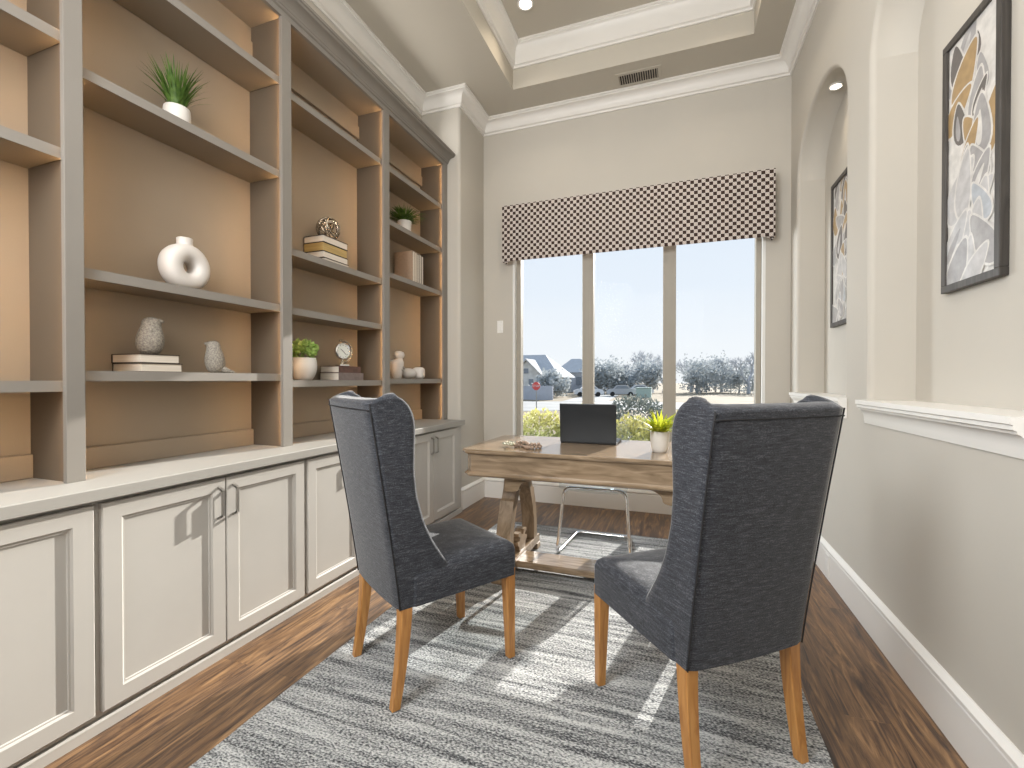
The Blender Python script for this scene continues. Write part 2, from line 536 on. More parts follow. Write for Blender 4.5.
# right wall with two arched niches
NICHES = [(1.545, 2.545), (2.87, 3.915)]
NZ0, NSP, NAP, NX = 1.05, 2.62, 3.0, 1.005
bm = NB()
T = 0.30
RB = 0.024
def quad(*ps):
    return bm.faces.new([bm.verts.new(p) for p in ps])
ylist = [YF - 0.1]
for n_ in NICHES:
    ylist += [n_[0] - RB, n_[1] + RB]
ylist.append(YB + 0.2)
for i in range(0, len(ylist), 2):       # solid piers
    a, b_ = ylist[i], ylist[i + 1]
    quad((XR, a, 0), (XR, b_, 0), (XR, b_, ZC + .02), (XR, a, ZC + .02))
for (a, b_) in NICHES:
    c, hw = (a + b_) / 2, (b_ - a) / 2
    def outline(g):                      # opening outline grown by g, from one foot over the arch to the other
        n = 32
        o_ = [(c - hw - g, NZ0)]
        o_ += [(c - (hw + g) * math.cos(PI * k / n), NSP + (NAP - NSP + g) * math.sin(PI * k / n)) for k in range(n + 1)]
        return o_ + [(c + hw + g, NZ0)]
    rings = []
    for k in range(7):                   # rounded plaster edge
        t = k / 6 * PI / 2
        rings.append([(XR + RB * (1 - math.cos(t)), p[0], p[1]) for p in outline(RB * (1 - math.sin(t)))])
    rings.append([(NX, p[0], p[1]) for p in outline(0)])
    loft(bm, rings, close_ring=False)
    out = outline(RB)
    for p, q in zip(out[1:-2], out[2:-1]):
        quad((XR, p[0], p[1]), (XR, q[0], q[1]), (XR, q[0], ZC + .02), (XR, p[0], ZC + .02))
    quad((XR, a - RB, 0), (XR, b_ + RB, 0), (XR, b_ + RB, NZ0), (XR, a - RB, NZ0))
    quad((XR, a, NZ0), (XR, b_, NZ0), (NX, b_, NZ0), (NX, a, NZ0))
    vs = [bm.verts.new((NX, p[0], p[1])) for p in outline(0)]
    cv = bm.verts.new((NX, c, 2.0))
    for i in range(len(vs)):
        bm.faces.new((cv, vs[i], vs[(i + 1) % len(vs)]))
quad((XR + T, YF - 0.1, 0), (XR + T, YB + 0.2, 0), (XR + T, YB + 0.2, ZC + .02), (XR + T, YF - 0.1, ZC + .02))
quad((XR, YF - .1, ZC + .02), (XR, YB + .2, ZC + .02), (XR + T, YB + .2, ZC + .02), (XR + T, YF - .1, ZC + .02))
quad((XR, YB + .2, 0), (XR, YB + .2, ZC + .02), (XR + T, YB + .2, ZC + .02), (XR + T, YB + .2, 0))
quad((XR, YF - .1, 0), (XR, YF - .1, ZC + .02), (XR + T, YF - .1, ZC + .02), (XR + T, YF - .1, 0))
bmesh.ops.remove_doubles(bm, verts=bm.verts, dist=1e-4)
bmesh.ops.recalc_face_normals(bm, faces=bm.faces)
for f in bm.faces:                       # only the rounded edges and soffits are smooth
    f.smooth = max(abs(f.normal.x), abs(f.normal.y), abs(f.normal.z)) < .9995
struct(obj('wall_right', bm, M['wall']))

# ceiling with a raised tray
TX0, TX1, TY0, TY1 = -1.35, 0.51, -0.75, 3.72
bm = NB()
box(bm, -2.34, TX0, YF - .1, YB + .2, ZC, ZT + .1); box(bm, TX1, XR + .3, YF - .1, YB + .2, ZC, ZT + .1)
box(bm, TX0, TX1, YF - .1, TY0, ZC, ZT + .1); box(bm, TX0, TX1, TY1, YB + .2, ZC, ZT + .1)
box(bm, TX0 - .05, TX1 + .05, TY0 - .05, TY1 + .05, ZT, ZT + .1)
struct(obj('ceiling', bm, M['ceil']))

# crown mouldings
def crown(zc, h, p):
    pr = [(0, -h), (0.012, -h), (0.014, -h + .014), (0.03, -h + .02)]
    for k in range(7):
        t = k / 6 * PI / 2
        pr.append((0.03 + (p - 0.048) * (1 - math.cos(t)), -h + .028 + (h - .056) * math.sin(t)))
    pr += [(p - .012, -.026), (p - .012, -.018), (p, -.014), (p, 0.001), (0, 0.001)]
    return [(a, zc + b_) for a, b_ in pr]
bm = NB()
path = [(XR, YF), (XR, YB), (XS, YB), (XS, YR), (XL, YR), (XL, 0.03), (XS, 0.03), (XS, YF)]
sweep(bm, path, crown(ZC, 0.125, 0.105), closed=True)
struct(obj('trim_1', bm, M['trim'], angle=0.35))
bm = NB()
sweep(bm, [(TX1, TY0), (TX1, TY1), (TX0, TY1), (TX0, TY0)], crown(ZT, 0.19, 0.085), closed=True)
struct(obj('trim_2', bm, M['trim'], angle=0.35))

# baseboards
def bb(h=0.195, t=0.016):
    return [(0, 0), (t, 0), (t, h - .045), (t - .004, h - .04), (t + .006, h - .03), (t + .006, h - .018), (t - .004, h - .008), (0.004, h), (0, h)]
bm = NB(); sweep(bm, [(XR, YF), (XR, YB)], bb()); struct(obj('baseboard_right', bm, M['trim'], angle=0.5))
bm = NB(); sweep(bm, [(XR - .016, YB), (XS + .016, YB)], bb()); struct(obj('baseboard_back', bm, M['trim'], angle=0.5))
bm = NB(); sweep(bm, [(XS, YB), (XS, YR + .03), (XS - .02, YR + .005)], bb()); struct(obj('baseboard_left', bm, M['trim'], angle=0.5))

# niche sills
for i, (a, b_) in enumerate(NICHES):
    pr = [(0, .948), (.005, .948), (.006, .958)]
    for k in range(7):
        t = k / 6 * PI / 2
        pr.append((.007 + .020 * (1 - math.cos(t)), .962 + .050 * math.sin(t)))
    pr += [(.029, 1.020), (.036, 1.023), (.036, 1.035), (.042, 1.038), (.042, 1.057), (0, 1.057)]
    bm = NB()
    sweep(bm, [(XR, a - .035), (XR, b_ + .035)], pr)
    box(bm, XR - .001, NX, a - .001, b_ + .001, 1.036, 1.056)
    struct(obj('trim_%d' % (3 + i), bm, M['trim'], angle=0.4))

# window: frame, mullions, panes
bm = NB()
gy = YB + 0.075
box(bm, WX0, WX0 + .022, YB - .002, YB + .2, WZ0, WZ1); box(bm, WX1 - .022, WX1, YB - .002, YB + .2, WZ0, WZ1)
box(bm, WX0 + .022, WX1 - .022, YB - .002, YB + .2, WZ1 - .02, WZ1); box(bm, WX0 - .02, WX1 + .02, YB - .02, YB + .2, WZ0 - .025, WZ0 + .012)
win = struct(obj('window_1', bm, M['jamb']))
bm = NB()
box(bm, WX0 + .022, -1.43, gy - .03, gy + .05, WZ0 + .012, WZ1 - .02, .004); box(bm, .593, WX1 - .022, gy - .03, gy + .05, WZ0 + .012, WZ1 - .02, .004)
box(bm, -1.43, .593, gy - .03, gy + .05, WZ0 + .012, WZ0 + .06, .004); box(bm, -1.43, .593, gy - .03, gy + .05, WZ1 - .07, WZ1 - .02, .004)
obj('window_frame', bm, M['frame'], win)
for a, b_ in ((-.831, -.729), (-.125, -.018)):
    bm = NB(); box(bm, a, b_, gy - .03, gy + .05, WZ0 + .012, WZ1 - .02, .005); box(bm, a + .03, b_ - .03, gy - .036, gy - .03, WZ0 + .06, WZ1 - .07)
    obj('mullion', bm, M['frame'], win)
for a, b_ in ((-1.43, -.831), (-.729, -.125), (-.018, .593)):
    bm = NB(); box(bm, a, b_, gy + .012, gy + .016, WZ0 + .06, WZ1 - .07)
    obj('pane', bm, M['pane'], win)

# ------------------------------------------------------------------ base cabinets
XC = -1.755                               # cabinet door face
def door_mesh(y0, y1, z0, z1):
    bm = NB()
    t, fw, rec = 0.022, 0.059, 0.0095
    xf, xb = XC, XC - t
    def ring(i, x):
        return [(x, y0 + i, z0 + i), (x, y1 - i, z0 + i), (x, y1 - i, z1 - i), (x, y0 + i, z1 - i)]
    rings = [ring(0, xb), ring(0, xf - .003), ring(.003, xf), ring(fw - .004, xf), ring(fw, xf - .003), ring(fw + .002, xf - .005), ring(fw + .007, xf - .0055), ring(fw + .009, xf - rec)]
    loft(bm, rings)
    return bm
def handle_mesh(y):
    bm = NB()
    z0, z1 = 0.588, 0.712
    p = [(XC, y, z1), (XC + .018, y, z1 - .007), (XC + .025, y, z1 - .012), (XC + .025, y, z0 + .012), (XC + .018, y, z0 + .007), (XC, y, z0)]
    for a, b_ in ((0, 1), (1, 2), (2, 3), (3, 4), (4, 5)):
        A, B = Vector(p[a]), Vector(p[b_])
        d = (B - A).normalized(); n = Vector((0, 1, 0)); u = d.cross(n)
        A = A - d * .003; B = B + d * .003
        r = [[q + n * sx * .0052 + u * sz * .0042 for sx, sz in ((-1, -1), (1, -1), (1, 1), (-1, 1))] for q in (A, B)]
        loft(bm, r)
    return bm
UNITS = [(.05, .917, [(.07, .487), (.490, .907)]), (.917, 1.79, [(.928, 1.357), (1.361, 1.781)]),
         (1.79, 2.645, [(1.802, 2.215), (2.219, 2.634)]), (2.645, 3.575, [(2.660, 3.056), (3.060, 3.462)])]
UL = ['greige base cabinet at near left edge of the photo, cut off by the frame',
      'greige two door base cabinet with both bar pulls catching sun, under the donut vase bay',
      'greige two door base cabinet partly behind the left dining chair back',
      'greige two door base cabinet at the window end of the run, beside the white baseboard']
for (y0, y1, drs), lb in zip(UNITS, UL):
    t = thing('base_cabinet', lb, 'cabinet', (-1.95, (y0 + y1) / 2, 0), group='greige base cabinets under the bookcase')
    bm = NB(); box(bm, XL + .01, XC - .022, y0, y1, .045, .757)
    obj('carcass', bm, M['cab'], t, True)
    bm = NB(); prism(bm, [(XL + .02, 0), (XC - .010, 0), (XC - .010, .034), (XC - .014, .040), (XL + .02, .0449)], 'y', y0, y1)
    obj('plinth', bm, M['cab'], t, True)
    for i, (a, b_) in enumerate(drs):
        d = obj('door', door_mesh(a, b_, .066, .748), M['cab'], t, True)
        h = handle_mesh(b_ - .03 if i == 0 else a + .03)
        bmesh.ops.translate(h, verts=h.verts, vec=-Vector(t.location))
        obj('handle', h, M['nickel'], d)
M['cabtop'] = plain('greige_countertop_paint', (0.315, 0.30, 0.274), 0.45, var=0.02, scale=5, spec=0.3)
bm = NB(); box(bm, XL + .005, XC + .018, .04, 3.575, .7625, .803, .003); box(bm, XL + .005, XC - .022, .05, 3.574, .757, .763)
tag(obj('countertop', bm, M['cabtop']), 'long greige painted countertop running over the base cabinets', 'countertop')

# ------------------------------------------------------------------ bookcase units
XU, XBK, ZO, ZK = -1.92, -2.16, 3.026, .803
BAY = [(.055, .880, 1), (.970, 1.805, 2), (1.868, 2.672, 3), (2.737, 3.520, 4)]
SH = {1: (2.322, 1.930, 1.147), 2: (2.725, 2.240, 1.543, 1.182), 3: (2.69, 1.858, 1.540, 1.148), 4: (2.685, 2.304, 1.926, 1.159)}
BAY[0] = (.10, .912, 1)
BAY = [(.10, .917, 1), (.970, 1.807, 2), (1.868, 2.672, 3), (2.737, 3.522, 4)]
BL = {1: 'empty lit greige bookcase bay at the left edge of the photo',
      2: 'widest lit bookcase bay, holding grass plant, donut vase and two stone birds',
      3: 'lit bookcase bay with book stack under a silver orb and a small clock',
      4: 'lit bookcase bay nearest the window, with fern pot and upright books'}
SIDE_T = .02
for (y0, y1, k) in BAY:
    t = thing('bookcase', BL[k], 'bookcase', (-2.04, (y0 + y1) / 2, ZK), group='lit bookcase bays on the left wall')
    a, b_ = y0 - .014, y1 + .014
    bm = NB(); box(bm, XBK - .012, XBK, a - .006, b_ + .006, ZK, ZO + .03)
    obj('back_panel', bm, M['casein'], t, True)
    bm = NB(); box(bm, XBK, XU - .02, a - .006, a, ZK, ZO + .03); obj('side_panel', bm, M['sideshade'], t, True)
    bm = NB(); box(bm, XBK, XU - .02, b_, b_ + .006, ZK, ZO + .03); obj('side_panel', bm, M['sideshade'], t, True)
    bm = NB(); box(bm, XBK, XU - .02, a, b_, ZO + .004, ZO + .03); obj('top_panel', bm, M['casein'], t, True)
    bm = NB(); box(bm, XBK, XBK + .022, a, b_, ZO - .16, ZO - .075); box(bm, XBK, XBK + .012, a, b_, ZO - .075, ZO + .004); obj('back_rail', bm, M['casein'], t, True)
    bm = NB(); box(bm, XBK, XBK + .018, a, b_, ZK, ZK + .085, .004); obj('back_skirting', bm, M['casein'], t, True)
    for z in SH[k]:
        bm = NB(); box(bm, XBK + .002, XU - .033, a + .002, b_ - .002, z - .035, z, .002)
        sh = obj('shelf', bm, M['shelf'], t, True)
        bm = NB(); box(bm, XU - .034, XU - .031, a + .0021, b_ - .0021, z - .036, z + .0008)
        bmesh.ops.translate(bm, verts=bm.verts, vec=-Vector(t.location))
        obj('shelf_unshaded_edge', bm, M['case'], sh)  # thin added facing, keeps the front edge in the undarkened bookcase paint
    for s, yy in ((-1, y0), (1, y1)):     # warm light strips tucked behind the stiles
        zs = sorted(SH[k])
        for z0, z1 in zip([ZK + .02] + [z + .010 for z in zs], [z - .046 for z in zs] + [ZO - .01]):
            bm = NB(); box(bm, XU - .0212, XU - .0202, min(yy + s * .0055, yy + s * .0125), max(yy + s * .0055, yy + s * .0125), z0, z1)
            obj('light_strip', bm, M['led'], t, True)
    # face frame: stiles and head
    bm = NB()
    lo = {1: .055, 2: .917, 3: 1.807, 4: 2.672}[k]
    box(bm, XU - .02, XU, lo, y0, ZK, ZO, .0015)
    if k == 4:
        box(bm, XU - .02, XU, y1, 3.596, ZK, ZO, .0015)
        box(bm, XBK, XU - .02, b_ + .0065, 3.596, ZK, ZO + .03)
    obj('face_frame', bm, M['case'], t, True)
bm = NB()
pr = [(XU - .02, ZO), (XU, ZO), (XU, ZO + .028), (XU + .010, ZO + .032), (XU + .012, ZO + .042)]
for q in range(6):
    u = q / 5 * PI / 2
    pr.append((XU + .016 + .05 * (1 - math.cos(u)), ZO + .044 + .034 * math.sin(u)))
pr += [(XU + .070, ZO + .082), (XU + .070, ZO + .088), (XU + .080, ZO + .092), (XU + .080, ZO + .106), (XU - .02, ZO + .106)]
prism(bm, pr, 'y', .035, 3.597)
box(bm, XL + .002, XU - .02, .035, 3.597, ZO + .034, ZO + .10)
tag(obj('bookcase_cornice', bm, M['case'], angle=0.4), 'long greige cornice moulding running along the top of the bookcases', 'cornice')

# ------------------------------------------------------------------ shelf objects
random.seed(4)
def blades(n, r0, hmin, hmax, spread, w, droop=0.3, z0=0.0, seg=4, seed=1, thick=1.0):
    rnd = random.Random(seed)
    bm = NB()
    for i in range(n):
        a = rnd.uniform(0, 2 * PI); rr = r0 * math.sqrt(rnd.random())
        p = Vector((rr * math.cos(a), rr * math.sin(a), z0))
        az = a + rnd.uniform(-.6, .6)
        h = rnd.uniform(hmin, hmax); sp = spread * rnd.uniform(.15, 1.0)
        d = Vector((math.cos(az), math.sin(az), 0)); sd = Vector((-d.y, d.x, 0))
        L, Rr = [], []
        for k in range(seg + 1):
            t = k / seg
            q = p + d * sp * (t ** 1.6) + Vector((0, 0, h * (t - droop * t * t * (sp / spread))))
            ww = w * (1 - t ** 2) * (0.6 + .8 * min(t * 3, 1)) / 2
            L.append(bm.verts.new(q + sd * ww)); Rr.append(bm.verts.new(q - sd * ww + d * ww * .3))
        for k in range(seg):
            bm.faces.new((L[k], Rr[k], Rr[k + 1], L[k + 1]))
    return bm

def leaf_ball(n, rx, rz, zc, size, seed=2, up=0.3, hollow=.45):
    rnd = random.Random(seed)
    bm = NB()
    for i in range(n):
        d = Vector((rnd.gauss(0, 1), rnd.gauss(0, 1), rnd.gauss(0, 1) + up)).normalized()
        rr = hollow + (1 - hollow) * rnd.random()
        c = Vector((d.x * rx * rr, d.y * rx * rr, zc + d.z * rz * rr))
        s = size * rnd.uniform(.6, 1.25)
        ax = (d + Vector((rnd.uniform(-.6, .6), rnd.uniform(-.6, .6), rnd.uniform(-.3, .6)))).normalized()
        sd = ax.cross(Vector((rnd.uniform(-1, 1), rnd.uniform(-1, 1), rnd.uniform(-1, 1)))).normalized()
        nn = ax.cross(sd)
        ps = [c - ax * s * .5, c + sd * s * .32 - nn * s * .06, c + ax * s * .5, c - sd * s * .32 - nn * s * .06]
        bm.faces.new([bm.verts.new(q) for q in ps])
    return bm

def pot_mesh(r_top, r_bot, h, lip=.004, belly=0.0, n=36):
    bm = NB()
    prof = [(r_bot * .9, 0), (r_bot, .004)]
    for k in range(1, 9):
        t = k / 8
        prof.append((r_bot + (r_top - r_bot) * t ** .6 + belly * math.sin(PI * t), .004 + (h - .006) * t))
    rt = prof[-1][0]
    prof += [(rt - .001, h), (rt - lip, h), (rt - lip - .002, h - .02)]
    lathe(bm, prof, n=n)
    return bm

def potted(name, label, loc, pot, fol, fmat, soil_r, soil_z, group=None):
    t = thing(name, label, 'plant', loc, group=group)
    obj('pot', pot, M['potwhite'], t, angle=0.7)
    bm = NB(); lathe(bm, [(soil_r, soil_z - .01), (soil_r, soil_z), (soil_r * .5, soil_z + .004)], n=20)
    obj('soil', bm, M['soil'], t)
    obj('foliage', fol, fmat, t)
    return t

# grass in the round pot, shelf 2.231 of bay two
potted('potted_grass', 'spiky grass plant in a round white pot on high bookcase shelf', (-2.04, 1.362, 2.240),
       pot_mesh(.048, .044, .084, belly=.004), blades(160, .028, .11, .225, .125, .0066, .22, .072, 5, 3), M['grass'], .041, .075, None)

# donut vase
t = thing('donut_vase', 'matte white ring shaped vase with a short neck', 'vase', (-2.035, 1.388, 1.543), rz=0.06)
bm = NB()
nu, nv = 48, 20
Rm, rr_, ra = .063, .038, .047
grid = []
for i in range(nu):
    u = 2 * PI * i / nu
    ring = []
    for j in range(nv):
        v = 2 * PI * j / nv
        cv, sv = math.cos(v), math.sin(v)
        k = (abs(cv) ** 2.6 + abs(sv) ** 2.6) ** (-1 / 2.6)
        r = Rm + rr_ * cv * k
        ring.append(bm.verts.new((ra * sv * k, r * math.sin(u), .101 + r * math.cos(u) * 1.0)))
    grid.append(ring)
for i in range(nu):
    for j in range(nv):
        bm.faces.new((grid[i][j], grid[(i + 1) % nu][j], grid[(i + 1) % nu][(j + 1) % nv], grid[i][(j + 1) % nv]))
obj('body', bm, M['ceramic'], t, smooth=True)
bm = NB(); lathe(bm, [(.032, .186), (.031, .20), (.030, .212), (.031, .226), (.028, .228), (.025, .226), (.024, .20)], n=28)
obj('neck', bm, M['ceramic'], t, angle=0.8)

# books
def book(name, label, loc, size, cover, pages, rz=0.0, spine='back', group=None, upright=False):
    """flat book: size=(depth x, width y, thickness z); spine at -x ('back') or +x ('front')"""
    sx, sy, sz = size
    t = thing(name, label, 'book', loc, rz, group)
    c = .003
    bm = NB(); box(bm, -sx / 2 + .003, sx / 2 - .003, -sy / 2 + .003, sy / 2 - .003, c, sz - c)
    obj('pages', bm, M[pages], t)
    bm = NB()
    box(bm, -sx / 2, sx / 2, -sy / 2, sy / 2, 0, c); box(bm, -sx / 2, sx / 2, -sy / 2, sy / 2, sz - c, sz)
    if spine == 'back':
        box(bm, -sx / 2, -sx / 2 + c, -sy / 2, sy / 2, c, sz - c)
    else:
        box(bm, sx / 2 - c, sx / 2, -sy / 2, sy / 2, c, sz - c)
    obj('cover', bm, M[cover], t)
    return t
G2 = 'flat books under the stone bird'
book('book', 'lower of the two pale paged books under the stone bird', (-2.068, 1.258, 1.182), (.180, .158, .036), 'coverdark', 'paper', group=G2)
book('book', 'upper of the two pale paged books, directly under the stone bird', (-2.066, 1.250, 1.218), (.178, .150, .036), 'coverdark', 'paper', group=G2)
G3 = 'flat books under the silver orb'
z = 1.858
for h, c, p, lb, dx, dy in ((.030, 'coverdark', 'paper', 'bottom pale book of the stack of four under the silver orb', 0, .006),
                    (.040, 'coverdark', 'paper', 'second book from the bottom of the stack under the silver orb', -.004, 0),
                    (.054, 'coverdark', 'gilt', 'thick gilt edged book, second from the top under the silver orb', -.008, 0),
                    (.042, 'coverdark', 'paper', 'top cream paged book directly under the silver orb', -.006, 0)):
    book('book', lb, (-2.07 + dx, 2.29 + dy, z), (.15, .215, h), c, p, group=G3)
    z += h
# silver orb of interlocking rings
t = thing('metal_orb', 'openwork silver orb of looping rings on the book stack', 'ornament', (-2.065, 2.295, z))
bm = NB()
rnd = random.Random(11)
for i in range(13):
    ax = Vector((rnd.gauss(0, 1), rnd.gauss(0, 1), rnd.gauss(0, 1))).normalized()
    u = ax.orthogonal().normalized(); v = ax.cross(u)
    off = rnd.choice((0.0, .45, .62)); R_ = .068
    cc = ax * R_ * off; rr = R_ * math.sqrt(1 - off * off)
    tube(bm, [Vector((0, 0, .073)) + cc + (u * math.cos(2 * PI * k / 28) + v * math.sin(2 * PI * k / 28)) * rr for k in range(28)], .0048, 7, closed=True)
obj('rings', bm, M['bronze'], t, smooth=True)

# stone birds
def bird(name, label, loc, rz, h, w, lean, tail):
    t = thing(name, label, 'ornament', loc, rz)
    bm = NB()
    rings = []
    prof = [(0, .30), (.03, .62), (.12, .86), (.28, 1.0), (.45, .99), (.60, .88), (.72, .76), (.80, .70), (.88, .67), (.94, .57), (.985, .34), (1.0, .08)]
    for f, r in prof:
        cx = lean * (f ** 1.5) * h
        rings.append([(cx + w / 2 * r * math.cos(2 * PI * k / 28), w / 2 * r * .92 * math.sin(2 * PI * k / 28), f * h) for k in range(28)])
    loft(bm, rings)
    obj('body', bm, M['stone'], t, smooth=True)
    bm = NB()
    bx = lean * (.86 ** 1.5) * h + w * .27
    loft(bm, [[(bx, .016 * math.cos(a), h * .885 + .015 * math.sin(a)) for a in [2 * PI * k / 10 for k in range(10)]],
              [(bx + w * .10, .008 * math.cos(a), h * .90 + .008 * math.sin(a)) for a in [2 * PI * k / 10 for k in range(10)]],
              [(bx + w * .19, .002 * math.cos(a), h * .905 + .002 * math.sin(a)) for a in [2 * PI * k / 10 for k in range(10)]]])
    obj('beak', bm, M['stone'], t, smooth=True)
    if tail:
        bm = NB()
        loft(bm, [[(x, wy * math.cos(a), zz + hz * math.sin(a)) for a in [2 * PI * k / 10 for k in range(10)]]
                  for x, wy, zz, hz in ((tail * w * .2, .022, h * .16, .022), (tail * w * .62, .017, h * .075, .012), (tail * w * .92, .012, h * .03, .006))])
        obj('tail', bm, M['stone'], t, smooth=True)
    return t
bird('stone_bird', 'plump grey stone bird standing on two stacked books', (-2.045, 1.25, 1.254), 1.2, .155, .096, .05, 0)
bird('stone_bird', 'grey stone bird with a tail, standing directly on the shelf', (-2.03, 1.523, 1.182), -2.25, .150, .082, .06, -1)

# bay three, shelf 1.15
t = potted('potted_plant', 'bright green leafy plant in tall white pot beside the clock', (-2.035, 2.058, 1.148),
           pot_mesh(.068, .048, .130, belly=.012), leaf_ball(420, .085, .060, .172, .034, 5, .5), M['leafbright'], .055, .118)
G4 = 'books under the small clock'
book('book', 'mauve lower book of the pair under the clock', (-2.055, 2.405, 1.148), (.15, .235, .048), 'covermauve', 'paper', spine='front', group=G4)
book('book', 'dark wine upper book of the pair under the clock', (-2.06, 2.40, 1.196), (.145, .215, .042), 'coverwine', 'paper', spine='front', rz=.03, group=G4)
t = thing('desk_clock', 'small round silver globe clock standing on two dark books', 'clock', (-2.045, 2.395, 1.238), rz=-.25)
bm = NB(); box(bm, -.028, .028, -.034, .034, 0, .014, .004); obj('base', bm, M['chrome'], t)
bm = NB(); lathe(bm, [(.012, .014), (.006, .022), (.006, .034), (.010, .040)], n=16); obj('stem', bm, M['bronze'], t, smooth=True)
bm = NB(); tube(bm, [(0, .071 * math.sin(a), .098 - .071 * math.cos(a)) for a in [PI * 1.12 * k / 20 - .10 for k in range(21)]], .0055, 8)
obj('meridian_arm', bm, M['bronze'], t, smooth=True)
bm = NB(); lathe(bm, [(.050, -.012), (.054, -.006), (.054, .010), (.047, .013), (.046, .009)], n=36)
bmesh.ops.rotate(bm, verts=bm.verts, matrix=Matrix.Rotation(PI / 2, 3, 'Y')); bmesh.ops.translate(bm, verts=bm.verts, vec=(0, 0, .098))
obj('case', bm, M['chrome'], t, angle=0.6)
bm = NB(); lathe(bm, [(.047, .0085), (.047, .0095)], n=36)
bmesh.ops.rotate(bm, verts=bm.verts, matrix=Matrix.Rotation(PI / 2, 3, 'Y')); bmesh.ops.translate(bm, verts=bm.verts, vec=(0, 0, .098))
for k in range(12):
    a = 2 * PI * k / 12
    c = Vector((.0102, .039 * math.sin(a), .098 + .039 * math.cos(a)))
    box(bm, .0096, .0104, c.y - .0022, c.y + .0022, c.z - .0022, c.z + .0022, mi=1)
fc = obj('dial', bm, [M['clockface'], M['ink']], t)
bm = NB()
for a, L in ((2 * PI * 10.2 / 12, .024), (2 * PI * 4.5 / 12, .034)):
    tube(bm, [(.0112, 0, .098), (.0112, L * math.sin(a), .098 + L * math.cos(a))], .0016, 6)
obj('hands', bm, M['ink'], t)

# bay four
potted('potted_fern', 'bushy dark green plant in small white pot on upper shelf near the window', (-2.045, 3.115, 2.304),
       pot_mesh(.054, .046, .105), blades(300, .035, .05, .165, .18, .008, .55, .09, 5, 8), M['fern'], .045, .09)
G5 = 'upright books under the potted fern'
y = 3.112
for i, (w, h, cv, lb) in enumerate(((.034, .245, 'covertan', 'tan covered upright book at the left end of the row under the fern'),
                                    (.030, .240, 'covertan', 'second upright book from the tan end of the row under the fern'),
                                    (.031, .236, 'coverdark', 'middle of the five upright books under the fern'),
                                    (.031, .240, 'coverdark', 'fourth upright book from the tan end, under the fern'),
                                    (.031, .236, 'coverdark', 'last upright book, at the window end of the row under the fern'))):
    t = thing('book', lb, 'book', (-2.055, y + w / 2, 1.926), 0, G5)
    bm = NB(); box(bm, -.082, .083, -w / 2 + .003, w / 2 - .003, .003, h - .003); obj('pages', bm, M['paper'], t)
    bm = NB(); box(bm, -.085, .085, -w / 2, -w / 2 + .003, 0, h); box(bm, -.085, .085, w / 2 - .003, w / 2, 0, h); box(bm, -.085, -.082, -w / 2, w / 2, 0, h)
    obj('cover', bm, M[cv], t)
    y += w + .001
# white ceramics on the lowest shelf
t = thing('ceramic_bust', 'tall white ceramic figure half hidden by the bookcase stile', 'ornament', (-2.02, 2.965, 1.159))
bm = NB()
pr = [(.030, 0), (.036, .008), (.042, .05), (.050, .10), (.052, .125), (.046, .142), (.026, .150), (.024, .158), (.036, .166), (.040, .185), (.034, .203), (.016, .212), (.002, .213)]
lathe(bm, pr, n=32, sy=1.15)
for v in bm.verts:
    if v.co.z > .15:
        v.co.y += .02; v.co.x += .008
obj('body', bm, M['ceramic'], t, smooth=True)
bm = NB(); tube(bm, [(.048 + .004 * math.cos(a), .016 + .014 * math.cos(a), .075 + .016 * math.sin(a)) for a in [2 * PI * k / 20 for k in range(20)]], .004, 7, closed=True)
obj('ring_detail', bm, M['nickel'], t, smooth=True)
bm = NB()
rings = []
for f, r in ((0, .25), (.04, .55), (.15, .82), (.4, 1.0), (.65, .98), (.9, .9), (.97, .75), (1.0, .4)):
    rings.append([(.043 * r * math.cos(2 * PI * k / 24), -.06 + .125 * f, .043 + .043 * r * math.sin(2 * PI * k / 24)) for k in range(24)])
loft(bm, rings)
o = tag(obj('ceramic_ornament', bm, M['ceramic'], smooth=True), 'low rounded white ceramic piece lying on its side, left of the squarish one', 'ornament')
o.location = (-2.04, 3.145, 1.159); o.rotation_euler = (0, 0, -.2)
bm = NB(); box(bm, -.045, .045, -.05, .05, 0, .098, .030, 5)
o = tag(obj('ceramic_ornament', bm, M['ceramic'], smooth=True), 'squarish rounded white ceramic block nearest the window on the low shelf', 'ornament')
o.location = (-2.02, 3.282, 1.159); o.rotation_euler = (0, 0, .25)

# ------------------------------------------------------------------ desk
DX0, DX1, DY0, DY1 = -1.155, 0.305, 2.315, 3.03
dcx, dcy = (DX0 + DX1) / 2, (DY0 + DY1) / 2
desk = thing('writing_desk', 'weathered oak writing desk with scrolled trestle legs before the window', 'desk', (dcx, dcy, 0))
def octo(i, c):
    x0, x1, y0, y1 = DX0 + i, DX1 - i, DY0 + i, DY1 - i
    return [(x0 + c, y0), (x1 - c, y0), (x1, y0 + c), (x1, y1 - c), (x1 - c, y1), (x0 + c, y1), (x0, y1 - c), (x0, y0 + c)]
def octo_loft(bm, lv):
    loft(bm, [[(x, y, z) for x, y in octo(i, c)] for i, c, z in lv])
bm = NB(); octo_loft(bm, [(.012, .03, .733), (.004, .03, .738), (0, .03, .745), (0, .03, .757), (.003, .03, .760)])
obj('desk_top', bm, M['desk'], desk, True)
bm = NB(); octo_loft(bm, [(.020, .035, .632), (.020, .035, .733)])
obj('apron', bm, M['desk'], desk, True)
bm = NB(); octo_loft(bm, [(.022, .035, .606), (.012, .035, .610), (.007, .035, .617), (.007, .035, .624), (.013, .035, .628), (.018, .035, .636)])
obj('lower_moulding', bm, M['desk'], desk, True)
